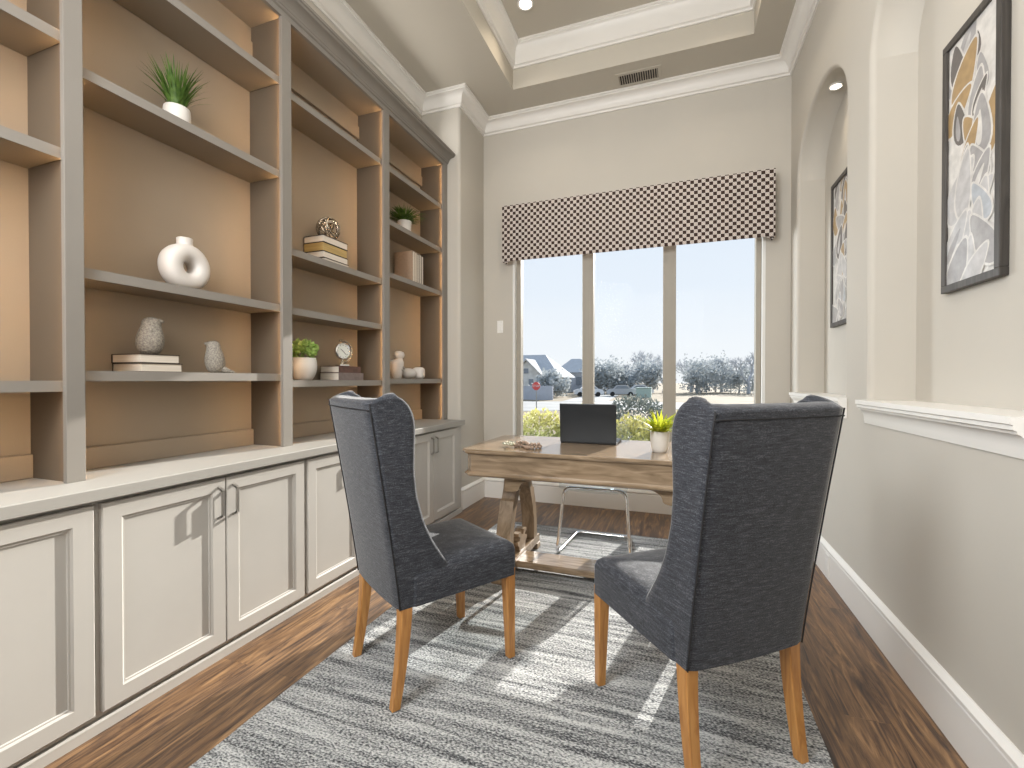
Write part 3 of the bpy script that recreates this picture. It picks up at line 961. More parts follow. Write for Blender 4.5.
# rectangular inlaid field seam on the top
for x in (-.72, -.12):
    bm = NB(); box(bm, x - .001, x + .001, DY0 + .02, DY1 - .02, .7598, .7604)
    obj('top_seam', bm, M['artframe'], desk, True)
PED = (-.935, .035)
def scurve():
    """front half of the lyre: outline in (y, z), y measured from the desk's centre line"""
    outer = [(-.125, .606), (-.130, .55), (-.145, .50), (-.165, .462), (-.172, .452), (-.196, .444), (-.215, .39), (-.238, .33), (-.258, .26), (-.268, .19), (-.268, .095)]
    inner = [(-.200, .095), (-.202, .18), (-.194, .25), (-.172, .33), (-.146, .39), (-.112, .45), (-.075, .49), (-.055, .54), (-.05, .606)]
    return outer + inner
for px_ in PED:
    ped = None
    bm = NB(); box(bm, px_ - .045, px_ + .045, dcy - .325, dcy + .325, .045, .10, .006)
    ped = obj('trestle_foot', bm, M['desk'], desk, True)
    for s in (-1, 1):
        bm = NB(); prism(bm, [(dcy + s * -p[0] * -1 if False else dcy + s * (-p[0]) , p[1]) for p in scurve()], 'x', px_ - .042, px_ + .042)
        obj('scroll_leg', bm, M['deskleg'], desk, True)
        bm = NB(); box(bm, px_ - .05, px_ + .05, dcy + s * .29 - .035, dcy + s * .29 + .035, .008, .047, .005)
        obj('foot_pad', bm, M['deskleg'], desk, True)
    # inner tulip scroll
    bm = NB()
    pr = [(-.05, .095), (-.06, .13), (-.085, .15), (-.085, .165), (-.055, .165), (-.045, .185), (-.075, .20), (-.075, .215), (-.03, .215), (-.012, .19), (.012, .19), (.03, .215), (.075, .215), (.075, .20), (.045, .185), (.055, .165), (.085, .165), (.085, .15), (.06, .13), (.05, .095)]
    prism(bm, [(dcy + a, b_) for a, b_ in pr], 'x', px_ - .03, px_ + .03)
    obj('inner_scroll', bm, M['deskleg'], desk, True)
    bm = NB(); prism(bm, [(dcy - .03, .53), (dcy + .03, .53), (dcy + .04, .606), (dcy - .04, .606)], 'x', px_ - .03, px_ + .03)
    obj('neck_block', bm, M['deskleg'], desk, True)
    # corbel brackets under the apron, towards the middle of the desk
    sgn = 1 if px_ < dcx else -1
    bm = NB()
    pts = [(0, .606), (0, .525), (.05, .525), (.075, .532)]
    for k in range(8):
        a = k / 7 * PI / 2
        pts.append((.085 + .07 * (1 - math.cos(a)), .54 + .055 * math.sin(a)))
    pts += [(.17, .606)]
    prism(bm, [(px_ + sgn * (.02 + p[0]), p[1]) for p in pts], 'y', DY0 + .07, DY0 + .11)
    obj('corbel', bm, M['desk'], desk, True)
    bm = NB()
    prism(bm, [(px_ + sgn * (.02 + p[0]), p[1]) for p in pts], 'y', DY1 - .11, DY1 - .07)
    obj('corbel', bm, M['desk'], desk, True)
bm = NB(); box(bm, PED[0] - .03, PED[1] + .03, 2.515, 2.70, .048, .085, .006)
obj('stretcher_shelf', bm, M['desk'], desk, True)

# laptop: lid faces the dining chairs
lap = thing('laptop', 'open black laptop with its lid back turned to the dining chairs', 'laptop', (-.515, 2.76, .760), rz=-.01)
bm = NB(); box(bm, -.172, .172, 0, .235, .0, .014, .005)
obj('keyboard_base', bm, M['black'], lap)
bm = NB(); box(bm, -.172, .172, -.006, .002, .010, .246, .003)
bmesh.ops.rotate(bm, verts=bm.verts, cent=(0, 0, .012), matrix=Matrix.Rotation(math.radians(4), 3, 'X'))
obj('screen_lid', bm, M['black'], lap)

# succulent on the desk
potted('potted_succulent', 'yellow green spiky plant in white pot on the desk', (-.092, 2.60, .760),
       pot_mesh(.050, .040, .112, belly=.003), blades(130, .025, .03, .155, .18, .0145, .40, .098, 4, 21), M['succulent'], .042, .102)
# bead garland
gar = thing('bead_garland', 'wooden bead garland with cream flowers and sage leaves on the desk', 'garland', (-.86, 2.49, .760), rz=-.15)
rnd = random.Random(6)
bm = NB()
for k in range(34):
    tt = k / 33
    p = Vector((-.02 + .145 * tt + rnd.uniform(-.004, .004), -.018 + .03 * math.sin(tt * 7) + .012 * (k % 3), .011 + (.016 if k % 3 == 1 else 0)))
    bmesh.ops.create_icosphere(bm, subdivisions=2, radius=rnd.uniform(.009, .012), matrix=Matrix.Translation(p))
obj('beads', bm, M['bead'], gar, smooth=True)
bm = NB()
for cx, cy in ((-.075, -.005), (-.035, -.03)):
    for ring, (n, rr, zz) in enumerate(((8, .026, .012), (6, .015, .022))):
        for k in range(n):
            a = 2 * PI * k / n + ring * .3
            p = Vector((cx + rr * .55 * math.cos(a), cy + rr * .55 * math.sin(a), zz))
            e = Vector((cx + rr * 1.2 * math.cos(a), cy + rr * 1.2 * math.sin(a), zz + .012))
            sd = Vector((-math.sin(a), math.cos(a), 0)) * rr * .38
            bm.faces.new([bm.verts.new(q) for q in (Vector((cx, cy, zz - .006)), p + sd, e, p - sd)])
obj('flower', bm, M['petal'], gar)
bm = NB()
for k in range(22):
    a = rnd.uniform(0, 2 * PI); p = Vector((rnd.uniform(-.105, .06), rnd.uniform(-.03, .05), rnd.uniform(.006, .03)))
    d = Vector((math.cos(a), math.sin(a), rnd.uniform(-.1, .3))); sd = Vector((-d.y, d.x, 0)) * .009
    bm.faces.new([bm.verts.new(q) for q in (p, p + d * .018 + sd, p + d * .042, p + d * .018 - sd)])
obj('leaves', bm, M['sage'], gar)

# acrylic chair behind the desk
ch = thing('acrylic_chair', 'clear acrylic chair on chrome tube legs tucked behind the desk', 'chair', (-.505, 3.06, .012))
bm = NB()
prof = [(-.205, .425), (-.200, .444), (-.17, .450), (-.08, .444), (.05, .436), (.14, .438), (.19, .455), (.215, .50), (.235, .58), (.250, .68), (.262, .78), (.268, .83)]
rows = []
for y, z in prof:
    hw = .215 if z < .5 else .215 - (z - .5) * .10
    rows.append([(hw * s, y + (abs(s) ** 3) * (-.03 if z > .5 else 0), z + (abs(s) ** 3) * (.018 if z < .5 else 0)) for s in [-1 + 2 * k / 12 for k in range(13)]])
loft(bm, rows, close_ring=False)
o = obj('shell', bm, M['acrylic'], ch, smooth=True)
mm = o.modifiers.new('thick', 'SOLIDIFY'); mm.thickness = .008
def smooth_path(ps, n=6, rad=.05):
    out = [Vector(ps[0])]
    for a, b_, c in zip(ps[:-2], ps[1:-1], ps[2:]):
        a, b_, c = Vector(a), Vector(b_), Vector(c)
        p = b_ + (a - b_).normalized() * min(rad, (a - b_).length / 2); q = b_ + (c - b_).normalized() * min(rad, (c - b_).length / 2)
        for k in range(n + 1):
            t_ = k / n
            out.append(p * (1 - t_) ** 2 + b_ * 2 * t_ * (1 - t_) + q * t_ ** 2)
    out.append(Vector(ps[-1]))
    return out
bm = NB()
pts = [(.10, -.10, .428), (-.20, -.12, .428), (-.232, -.185, .012), (-.19, .275, .012), (.19, .275, .012), (.232, -.185, .012), (.20, -.12, .428), (.10, -.10, .428)]
tube(bm, smooth_path(pts), .0115, 10)
obj('sled_frame', bm, M['chrome'], ch, smooth=True)

# ------------------------------------------------------------------ dining chairs
ZB, ZTOP, LEAN, YRB = .343, 1.062, .112, -.246
def lean(z):
    return -LEAN * ((z - ZB) / (ZTOP - ZB)) ** 1.1
def halfw(z):
    return .2145 + .0145 * (z - ZB) / (ZTOP - ZB)
def wing_depth(z):
    tab = [(.36, .225), (.44, .208), (.50, .180), (.56, .150), (.64, .124), (.74, .110), (.84, .114), (.92, .127), (.98, .138), (1.02, .141), (1.05, .137), (1.07, .128), (1.085, .116), (1.095, .104), (1.10, .094)]
    for (a, da), (b_, db) in zip(tab[:-1], tab[1:]):
        if z <= b_:
            t = max(0, (z - a) / (b_ - a)); return da + (db - da) * t
    return tab[-1][1]
def chair_back_mesh():
    bm = NB()
    NT, NS, NR, NN = 34, 10, 18, 5
    tw, tb = .050, .078
    TUFT = [(bx, bz) for row, bz in enumerate((.60, .72, .84, .96)) for bx in ((-.12, 0, .12) if row % 2 == 0 else (-.06, .06))]
    def sm(x):
        x = min(1, max(0, x)); return x * x * (3 - 2 * x)
    def section(t):
        zref = ZB + (1.10 - ZB) * t
        D = max(wing_depth(zref), tb + .010)
        hw = halfw(zref)
        outer, inner = [], []
        fl = .010 * t
        def put(lst, x, y, w):
            z = ZB + (ZTOP + .022 * w - ZB) * t
            lst.append((x, y + lean(z), z))
        for sgn in (1, -1):
            side_o, side_i = [], []
            for k in range(NS):
                f = k / (NS - 1)                      # 0 rear .. 1 front
                w = math.sin(PI * .72 * min(1, f * D / .145)) * .95
                put(side_o, sgn * (hw + fl * f), YRB + .008 + (D - .008) * f, w)
                put(side_i, sgn * (hw - tw + fl * f * .6), YRB + tb + (D - tb) * f, math.sin(PI * .72 * min(1, (tb + (D - tb) * f) / .145)) * .95 * sm(.4 + f))
            if sgn == 1:
                outer += side_o[::-1]; inner += side_i[::-1]
                for k in range(1, NR):
                    u = 1 - 2 * k / NR
                    x = (hw - .004) * u
                    put(outer, x, YRB - .010 * (1 - u * u), .05 * abs(u) ** 4)
                    xi = (hw - tw) * u
                    dip = sum(.026 * math.exp(-((xi - bx) ** 2 + (zref - bz) ** 2) / .0010) for bx, bz in TUFT)
                    pleat = .007 * (abs(math.sin(u * PI * 2.5)) - .6) * sm((t - .8) / .2)
                    put(inner, xi, YRB + tb + .014 * (1 - u * u) - dip + pleat, .06 + .22 * abs(u) ** 4 + .10 * (abs(math.sin(u * PI * 2.5)) - .6) * sm((t - .9) / .1))
            else:
                outer += side_o; inner += side_i
        return outer, inner
    OV, IV, NV0, NV1 = [], [], [], []
    n = None
    for it in range(NT + 1):
        t = it / NT
        t = 1 - (1 - t) ** 1.35
        o_, i_ = section(t)
        n = len(o_)
        OV.append([bm.verts.new(p) for p in o_]); IV.append([bm.verts.new(p) for p in i_])
        for lst, e in ((NV0, 0), (NV1, n - 1)):
            a, b_ = Vector(o_[e]), Vector(i_[e])
            lst.append([bm.verts.new((a + b_) / 2 + (a - b_) * .5 * math.cos(q) + Vector((0, .016 * math.sin(q), 0))) for q in (PI * .25, PI * .5, PI * .75)])
    for it in range(NT):
        for k in range(n - 1):
            bm.faces.new((OV[it][k], OV[it][k + 1], OV[it + 1][k + 1], OV[it + 1][k]))
            bm.faces.new((IV[it][k + 1], IV[it][k], IV[it + 1][k], IV[it + 1][k + 1]))
        for NVx, e in ((NV0, 0), (NV1, n - 1)):
            c0 = [OV[it][e]] + NVx[it] + [IV[it][e]]; c1 = [OV[it + 1][e]] + NVx[it + 1] + [IV[it + 1][e]]
            for k in range(4):
                bm.faces.new((c0[k], c0[k + 1], c1[k + 1], c1[k]))
    # rolled top and plain underside
    rows = []
    for q in (.25, .5, .75):
        row = []
        for k in range(n):
            a, b_ = OV[-1][k].co, IV[-1][k].co
            row.append(bm.verts.new(a.lerp(b_, .5 - .5 * math.cos(PI * q)) + Vector((0, 0, .014 * math.sin(PI * q)))))
        rows.append(row)
    st = [OV[-1]] + rows + [IV[-1]]
    for a, b_ in zip(st[:-1], st[1:]):
        for k in range(n - 1):
            bm.faces.new((a[k], a[k + 1], b_[k + 1], b_[k]))
    for e, NVx in ((0, NV0), (n - 1, NV1)):
        pts = NVx[-1]
        bm.faces.new((OV[-1][e], pts[0], rows[0][e])); bm.faces.new((rows[0][e], pts[0], pts[1], rows[1][e]))
        bm.faces.new((rows[1][e], pts[1], pts[2], rows[2][e])); bm.faces.new((rows[2][e], pts[2], IV[-1][e]))
    for k in range(n - 1):
        bm.faces.new((OV[0][k + 1], OV[0][k], IV[0][k], IV[0][k + 1]))
    return bm

def seat_mesh():
    bm = NB()
    lv = [(.343, 0, .0), (.346, .0, .0), (.40, .0, 0), (.446, .0, 0), (.464, .006, 0), (.476, .020, .25), (.484, .05, .6), (.490, .10, .9), (.493, .16, 1)]
    rings = []
    yr, yf, hw = -.20, .264, .2145
    for z, ins, _ in lv:
        ring = []
        c = max(.02 - ins * .05, .006)
        x0, x1, y0, y1 = -hw - .006 + ins, hw + .006 - ins, yr + ins * .6, yf - ins
        def cor(cx, cy, a0):
            for k in range(5):
                a = a0 + k / 4 * PI / 2
                ring.append((cx + c * math.cos(a), cy + c * math.sin(a), z))
        def edge(p, q, n=6):
            for k in range(1, n):
                t = k / n
                ring.append((p[0] + (q[0] - p[0]) * t, p[1] + (q[1] - p[1]) * t, z))
        cor(x1 - c, y1 - c, 0); edge((x1 - c, y1), (x0 + c, y1))
        cor(x0 + c, y1 - c, PI / 2); edge((x0, y1 - c), (x0, y0 + c))
        cor(x0 + c, y0 + c, PI); edge((x0 + c, y0), (x1 - c, y0))
        cor(x1 - c, y0 + c, 1.5 * PI); edge((x1, y0 + c), (x1, y1 - c))
        rings.append(ring)
    loft(bm, rings)
    return bm

def leg_mesh(x, y0, y1, front):
    bm = NB()
    rings = []
    for k in range(7):
        t = k / 6
        z = .372 * (1 - t)
        s = .0225 - .0075 * t
        cy = y0 + (y1 - y0) * (t ** (1.0 if front else 1.7))
        cx = x * (1 + (.0 if front else .02) * t)
        rings.append([(cx + s * a, cy + s * b_, z) for a, b_ in ((-1, -.85), (-.85, -1), (.85, -1), (1, -.85), (1, .85), (.85, 1), (-.85, 1), (-1, .85))])
    loft(bm, rings)
    return bm

def dining_chair(label, loc, rz, zf=.010):
    t = thing('dining_chair', label, 'chair', (loc[0], loc[1], zf), rz, 'charcoal wingback dining chairs at the desk')
    return t
def build_chair(t):
    o = obj('backrest', chair_back_mesh(), M['fabric'], t, angle=1.2)
    o = obj('seat', seat_mesh(), M['fabric'], t, angle=1.0)
    for sx in (-1, 1):
        obj('leg', leg_mesh(sx * .197, .234, .246, True), M['oak'], t, angle=0.5)
        obj('leg', leg_mesh(sx * .192, -.216, -.256, False), M['oak'], t, angle=0.5)
    for sx in (-1, 1):
        bm = NB()
        pts = []
        for k in range(16):
            z = ZB + (ZTOP - ZB) * k / 15
            pts.append((sx * (halfw(z) - .001), YRB + .003 + lean(z), z))
        tube(bm, pts, .0026, 6)
        obj('piping', bm, M['piping'], t, smooth=True)
    bm = NB()
    zp = ZTOP - .022
    tube(bm, [(halfw(zp) * u, YRB - .0105 * (1 - u * u) + lean(zp), zp) for u in [-1 + 2 * k / 14 for k in range(15)]], .0022, 6)
    obj('piping', bm, M['piping'], t, smooth=True)
A_ = dining_chair('charcoal wingback dining chair in front of the base cabinets, showing its side', (-.947, 1.655), math.radians(-32.6))
build_chair(A_)
B_ = A_.copy(); COL.objects.link(B_)
B_.location = (.037, 1.647, .010); B_.rotation_euler = (0, 0, math.radians(39.5))
B_['label'] = 'charcoal wingback dining chair nearest the right wall, its back to the camera'
for c in list(A_.children):
    d = c.copy(); COL.objects.link(d); d.parent = B_

# ------------------------------------------------------------------ rug
bm = NB()
x0, x1, y0, y1 = -1.352, .435, .62, 3.44
nx, ny = 40, 60
V = [[bm.verts.new((x0 + (x1 - x0) * i / nx + .003 * noise.noise(Vector((i * .7, j * .3, 1))), y0 + (y1 - y0) * j / ny + .003 * noise.noise(Vector((i * .4, j * .6, 5))), .0085 + .0018 * noise.noise(Vector((i * .5, j * .9, 0))))) for j in range(ny + 1)] for i in range(nx + 1)]
for i in range(nx):
    for j in range(ny):
        bm.faces.new((V[i][j], V[i + 1][j], V[i + 1][j + 1], V[i][j + 1]))
be = [e for e in bm.edges if len(e.link_faces) == 1]
r = bmesh.ops.extrude_edge_only(bm, edges=be)
for v in [g for g in r['geom'] if isinstance(g, bmesh.types.BMVert)]:
    v.co.z = .0
    v.co.x += .003 if v.co.x > -.4 else -.003
o = obj('rug', bm, M['rug'], smooth=True)
tag(o, 'grey and white streaked area rug under the chairs and desk', 'rug')

# ------------------------------------------------------------------ valance
vl = thing('window_valance', 'flat brown and cream checked fabric valance above the window', 'valance', (-.43, 4.06, 2.26))
bm = NB(); box(bm, -1.558, .702, 3.995, 4.007, 2.262, 2.782, .003); box(bm, -1.558, -1.546, 4.007, YB - .001, 2.262, 2.782); box(bm, .690, .702, 4.007, YB - .001, 2.262, 2.782); box(bm, -1.546, .690, 4.007, YB - .001, 2.77, 2.782)
obj('valance_fabric', bm, M['valance'], vl, True)
for x in (-1.545, .645):
    bm = NB(); tube(bm, [(x, 4.001, 2.258), (x + .025, 4.001, 2.252), (x + .045, 4.005, 2.258)], .005, 8)
    obj('bottom_tab', bm, M['valance'], vl, True)

# ------------------------------------------------------------------ pictures in the niches
def petals(bm, w, h, seed):
    rnd = random.Random(seed)
    x = -.0045
    def shape(cx, cz, L, W, a, m, x):
        pts = []
        for j in range(22):
            u = 2 * PI * j / 22
            px, py = L * math.cos(u), W * math.sin(u) * (1 - .38 * math.cos(u)) + .18 * W * math.cos(u) ** 2
            X, Z = cx + px * math.cos(a) - py * math.sin(a), cz + px * math.sin(a) + py * math.cos(a)
            q = (round(min(max(X, -w / 2), w / 2), 5), round(min(max(Z, -h / 2), h / 2), 5))
            if not pts or q != pts[-1]:
                pts.append(q)
        if len(set(pts)) > 4:
            bm.faces.new([bm.verts.new((x, p[0], p[1])) for p in pts]).material_index = m
    for k in range(34):
        cz = h * (.5 - (k + .5) / 34) + rnd.uniform(-.05, .05)
        cx = rnd.uniform(-w * .42, w * .42)
        a = PI / 2 + rnd.gauss(0, .45); L = rnd.uniform(.065, .125); W = L * rnd.uniform(.34, .52)
        m = rnd.choice((2, 3, 1, 2, 3, 1)) if cz > -h * .08 else rnd.choice((1, 4, 5, 5, 4))  # lower petals pale and bluish: window glare painted into the print
        shape(cx, cz, L * 1.06 + .004, W * 1.06 + .006, a, 0, x); x -= .00004
        shape(cx, cz, L, W, a, m, x); x -= .00004
        if rnd.random() < .45:               # soft inner stroke
            shape(cx + .01, cz - .01, L * .6, W * .35, a + .1, rnd.choice((4, 0, 1)), x); x -= .00004
def picture(label, yc, zc, w, h, seed):
    t = thing('framed_print', label, 'picture', (NX - .0125, yc, zc), group='framed petal prints in the wall niches')
    bm = NB()
    fw = .028
    for a, b_, c, d in ((-w / 2, w / 2, h / 2 - fw, h / 2), (-w / 2, w / 2, -h / 2, -h / 2 + fw), (-w / 2, -w / 2 + fw, -h / 2 + fw, h / 2 - fw), (w / 2 - fw, w / 2, -h / 2 + fw, h / 2 - fw)):
        box(bm, -.014, .012, a, b_, c, d, .002)
    obj('frame', bm, M['artframe'], t)
    bm = NB()
    iw, ih = w - 2 * fw, h - 2 * fw
    box(bm, -.004, .010, -iw / 2, iw / 2, -ih / 2, ih / 2)
    petals(bm, iw, ih, seed)
    obj('print', bm, ARTM, t)
picture('tall grey and ochre petal print in a dark frame in the nearer niche', 2.109, 1.972, .35, .964, 3)
picture('tall petal print in a dark frame in the arched niche nearest the window', 3.511, 1.989, .35, .964, 9)

# niche lights, ceiling light, vent, switch, outlets
def downlight(label, loc, r, tilt=False):
    t = thing('recessed_light', label, 'light', loc)
    bm = NB(); lathe(bm, [(r, .004), (r, -.004), (r * .94, -.008), (r * .78, -.006), (r * .72, .003)], n=36); obj('trim_ring', bm, M['trim'], t, angle=0.6)
    bm = NB(); lathe(bm, [(r * .72, .002), (r * .72, -.001), (r * .3, -.004)], n=30); obj('lens', bm, M['lamp'], t)
    return t
downlight('glowing round recessed light in the tray ceiling', (-1.10, 3.315, ZT - .004), .062)
for yc, lb in ((2.045, 'recessed light in the top of the nearer niche'), (3.3925, 'small glowing recessed light in the arched niche nearest the window')):
    downlight(lb, (.925, yc, NAP - .006), .038)
v = thing('ceiling_vent', 'small slatted air vent in the ceiling near the window', 'vent', (-.315, 3.915, ZC))
bm = NB()
for a, b_, c, d in ((-.18, .18, -.09, -.062), (-.18, .18, .062, .09), (-.18, -.155, -.062, .062), (.155, .18, -.062, .062)):
    box(bm, a, b_, c, d, -.006, .001)
obj('vent_frame', bm, M['ceil'], v)
bm = NB(); box(bm, -.156, .156, -.063, .063, -.001, .001); obj('backing', bm, M['dark'], v)
for k in range(17):
    x = -.148 + .296 * k / 16
    bm = NB(); prism(bm, [(x - .006, -.0005), (x + .001, -.007), (x + .003, -.007), (x - .004, -.0005)], 'y', -.062, .062)
    obj('slat', bm, M['ventmetal'], v)
s = thing('light_switch', 'white rocker light switch plate on the wall left of the window', 'switch', (-1.625, YB, 1.665))
bm = NB(); box(bm, -.03, .03, -.007, 0, -.06, .06, .003); obj('plate', bm, M['plate'], s)
bm = NB(); box(bm, -.017, .017, -.011, -.006, -.034, .034, .002); obj('rocker', bm, M['plate'], s)
s = thing('wall_outlet', 'white outlet plate set in the right baseboard behind the chair', 'outlet', (XR - .016, 3.08, .085))
bm = NB(); box(bm, -.006, .001, -.036, .036, -.06, .06, .0025); obj('plate', bm, M['trim'], s)
bm = NB(); box(bm, -.008, -.005, -.017, .017, -.034, .034, .0015); obj('receptacle', bm, M['plate'], s)

# ------------------------------------------------------------------ outside
ZG = -.35
def ground_mat(name, c0, c1, sc=.6):
    m, nt, b = newmat(name)
    v = coords(nt, (sc,) * 3)
    no = N(nt, 'ShaderNodeTexNoise'); no.inputs['Scale'].default_value = 1; no.inputs['Detail'].default_value = 8
    nt.links.new(v, no.inputs['Vector'])
    r = ramp(nt, [(.35, c0), (.65, c1)])
    nt.links.new(no.outputs['Fac'], r.inputs['Fac']); nt.links.new(r.outputs['Color'], b.inputs['Base Color'])
    b.inputs['Roughness'].default_value = .95
    return m
M['lawn'] = ground_mat('dormant_lawn', (.24, .185, .115), (.33, .265, .18))
M['road'] = ground_mat('pale_concrete', (.34, .335, .32), (.42, .41, .39), .9)
M['houseroof'] = plain('grey_shingle_roof', (.50, .50, .50), .9, var=.12, scale=6)
M['housewall'] = plain('pale_stone_wall', (.66, .66, .64), .9, var=.15, scale=2)
M['housewall2'] = plain('blue_grey_siding', (.46, .49, .55), .9, var=.08, scale=2)
M['housedark'] = plain('house_window_dark', (.22, .25, .29), .3, var=.1)
M['signred'] = plain('sign_red', (.62, .08, .08), .5, var=.05)
M['signpost'] = plain('sign_post_grey', (.35, .36, .36), .5, .4)
M['boxgreen'] = plain('utility_green', (.40, .52, .48), .7, var=.05)
M['carwhite'] = plain('car_white', (.72, .74, .76), .3, var=.02, coat=.5)
M['cargrey'] = plain('car_silver', (.42, .44, .47), .3, var=.02, coat=.5)
M['tyre'] = plain('tyre_rubber', (.03, .03, .03), .9)
bm = NB(); box(bm, -90, 90, YB + .25, 220, ZG - .3, ZG); struct(obj('lawn', bm, M['lawn']))
bm = NB()
vs = [(-40, 17.5), (-8, 20), (-3, 23), (3, 26), (40, 30), (40, 34), (3, 31), (-4, 33), (-9, 30), (-40, 30)]
prism(bm, vs, 'z', ZG, ZG + .02)
struct(obj('road', bm, M['road']))
bm = NB(); prism(bm, [(-7.5, 30), (-4.6, 32), (-5.5, 46), (-8.5, 46)], 'z', ZG, ZG + .03); struct(obj('driveway_ground', bm, M['road']))

# hedge row under the window: separate shrubs
def shrub(label, x, y, z0, rx, ry, rz, n, size, mat, seed, group, name='shrub'):
    rnd = random.Random(seed)
    bm = NB()
    for i in range(n):
        d = Vector((rnd.gauss(0, 1), rnd.gauss(0, 1), rnd.gauss(0, 1))).normalized()
        k = .55 + .45 * rnd.random() ** .5
        c = Vector((d.x * rx * k, d.y * ry * k, rz * (1 + d.z * k)))
        if c.z < 0.01:
            continue
        ax = Vector((rnd.gauss(0, 1), rnd.gauss(0, 1), rnd.gauss(.9, 1))).normalized(); sd = ax.orthogonal().normalized()
        sd = Matrix.Rotation(rnd.uniform(0, 6.28), 3, ax) @ sd
        s = size * rnd.uniform(.6, 1.3)
        bm.faces.new([bm.verts.new(q) for q in (c, c + ax * s * .5 + sd * s * .28, c + ax * s, c + ax * s * .5 - sd * s * .28)])
    t = thing(name, label, 'shrub', (x, y, z0), group=group)
    obj('foliage', bm, mat, t)
    bm = NB()
    for k in range(6):
        a = 2 * PI * k / 6
        tube(bm, [(0.02 * math.cos(a), .02 * math.sin(a), 0), (rx * .5 * math.cos(a), ry * .5 * math.sin(a), rz * 1.2)], .012, 5, r_end=.004)
    obj('stems', bm, M['bark'], t)
    return t
HP = [(-2.35, 'leftmost'), (-1.75, 'second from the left'), (-1.15, 'third from the left'), (-.55, 'fourth from the left'), (.05, 'rightmost')]
for i, (x, w) in enumerate(HP):
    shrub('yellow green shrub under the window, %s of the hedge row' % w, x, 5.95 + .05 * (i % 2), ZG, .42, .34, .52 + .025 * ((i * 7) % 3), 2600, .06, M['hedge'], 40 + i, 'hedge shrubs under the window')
shrub('grey green rounded shrub beyond the hedge in the middle pane', -.95, 11.3, ZG, .75, .6, .56, 2200, .09, M['shrub'], 60, None)
shrub('low grey shrub beyond the hedge seen past the right mullion', .6, 12.5, ZG, .6, .5, .45, 1400, .09, M['shrub'], 61, None)

# far trees; distance haze is put into their bark and leaf colours
def tree(label, x, y, h, spread, seed, levels=5, name='bare_tree', evergreen=False):
    rnd = random.Random(seed)
    t = thing(name, label, 'tree', (x, y, ZG), group='trees on the far side of the road')
    bm = NB(); tw = NB()
    def grow(p, d, L, r, lv):
        q = p + d * L
        B = bm if lv > levels - 2 else tw
        tube(B, [p, (p + q) / 2 + Vector((rnd.uniform(-1, 1), rnd.uniform(-1, 1), 0)) * L * .06, q], r, 4 if lv > levels - 2 else 3, r_end=r * .68, cap=False)
        if lv == 0:
            return
        n = 3 if lv > 1 else 4
        for k in range(n):
            az = 2 * PI * (k + rnd.random()) / n
            tilt = rnd.uniform(.25, .75) * spread
            u = d.orthogonal().normalized(); v_ = d.cross(u)
            nd = (d * math.cos(tilt) + (u * math.cos(az) + v_ * math.sin(az)) * math.sin(tilt) + Vector((0, 0, .12))).normalized()
            grow(p + d * L * rnd.uniform(.72, 1.0), nd, L * rnd.uniform(.66, .86), r * .6, lv - 1)
    grow(Vector((0, 0, 0)), Vector((rnd.uniform(-.05, .05), 0, 1)).normalized(), h * (.26 if evergreen else .30), h * (.03 if evergreen else .040), levels)
    obj('trunk', bm, M['bark'], t)
    if evergreen:
        rr = random.Random(seed + 5)
        lobes = [(Vector((rr.gauss(0, .24) * h, rr.gauss(0, .24) * h, h * rr.uniform(.18, .82))), h * rr.uniform(.14, .26)) for _ in range(11)]
        for i in range(1700):
            c0, r0 = lobes[i % 11]
            d = Vector((rr.gauss(0, 1), rr.gauss(0, 1), rr.gauss(0, 1.2))) * .62
            c = c0 + d * r0
            if c.z < .05:
                continue
            s = .17 * rr.uniform(.5, 1.3)
            a1 = Vector((rr.gauss(0, 1), rr.gauss(0, 1), rr.gauss(0, 1))).normalized(); a2 = a1.orthogonal().normalized()
            tw.faces.new([tw.verts.new(q) for q in (c - a1 * s, c + a2 * s * .7, c + a1 * s, c - a2 * s * .7)])
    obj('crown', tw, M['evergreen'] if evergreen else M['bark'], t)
TR = [(-8.0, 50.5, 3.3, 1, True, 'pale evergreen beside the left mullion in the middle pane'),
      (-6.9, 51.5, 3.2, 1, True, 'pale evergreen, second from the left mullion in the middle pane'),
      (-6.0, 56.3, 4.0, 1, False, 'bare tree left of the tallest one in the middle pane'),
      (-3.9, 60.4, 5.7, 1.0, False, 'tallest bare tree in the middle pane, rising above its neighbours'),
      (-5.0, 53, 3.5, 1, True, 'pale bushy evergreen below the tallest bare tree'),
      (-3.0, 54.6, 3.5, 1, True, 'pale bushy tree against the right mullion in the middle pane'),
      (-1.6, 56.0, 4.2, 1.1, False, 'bare tree half hidden by the right mullion'),
      (1.5, 60.0, 4.8, 1.1, False, 'rounded bare tree at the left of the right pane'),
      (2.0, 55.0, 3.7, 1, True, 'pale bushy evergreen at the left of the right pane'),
      (3.4, 64.0, 4.6, 1.0, False, 'bare tree in the middle of the right pane'),
      (4.4, 62.0, 4.0, 1, True, 'pale bushy evergreen in the middle of the right pane'),
      (5.0, 61.0, 4.7, 1.1, False, 'broad bare tree just right of the middle of the right pane'),
      (6.6, 58.0, 3.6, 1, True, 'pale bushy evergreen at the right of the right pane'),
      (7.3, 56.0, 5.2, 1.2, False, 'open branched bare tree at the right edge of the right pane'),
      (-14.6, 36.0, 2.6, 1.1, False, 'small bare tree in front of the pale stone house'),
      (-10.2, 38.0, 2.2, 1.1, True, 'low pale evergreen in front of the blue grey house')]
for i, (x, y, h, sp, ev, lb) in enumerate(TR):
    tree(lb, x, y, h, sp, 100 + i, 5 if not ev else 2, 'bare_tree' if not ev else 'evergreen_tree', ev)

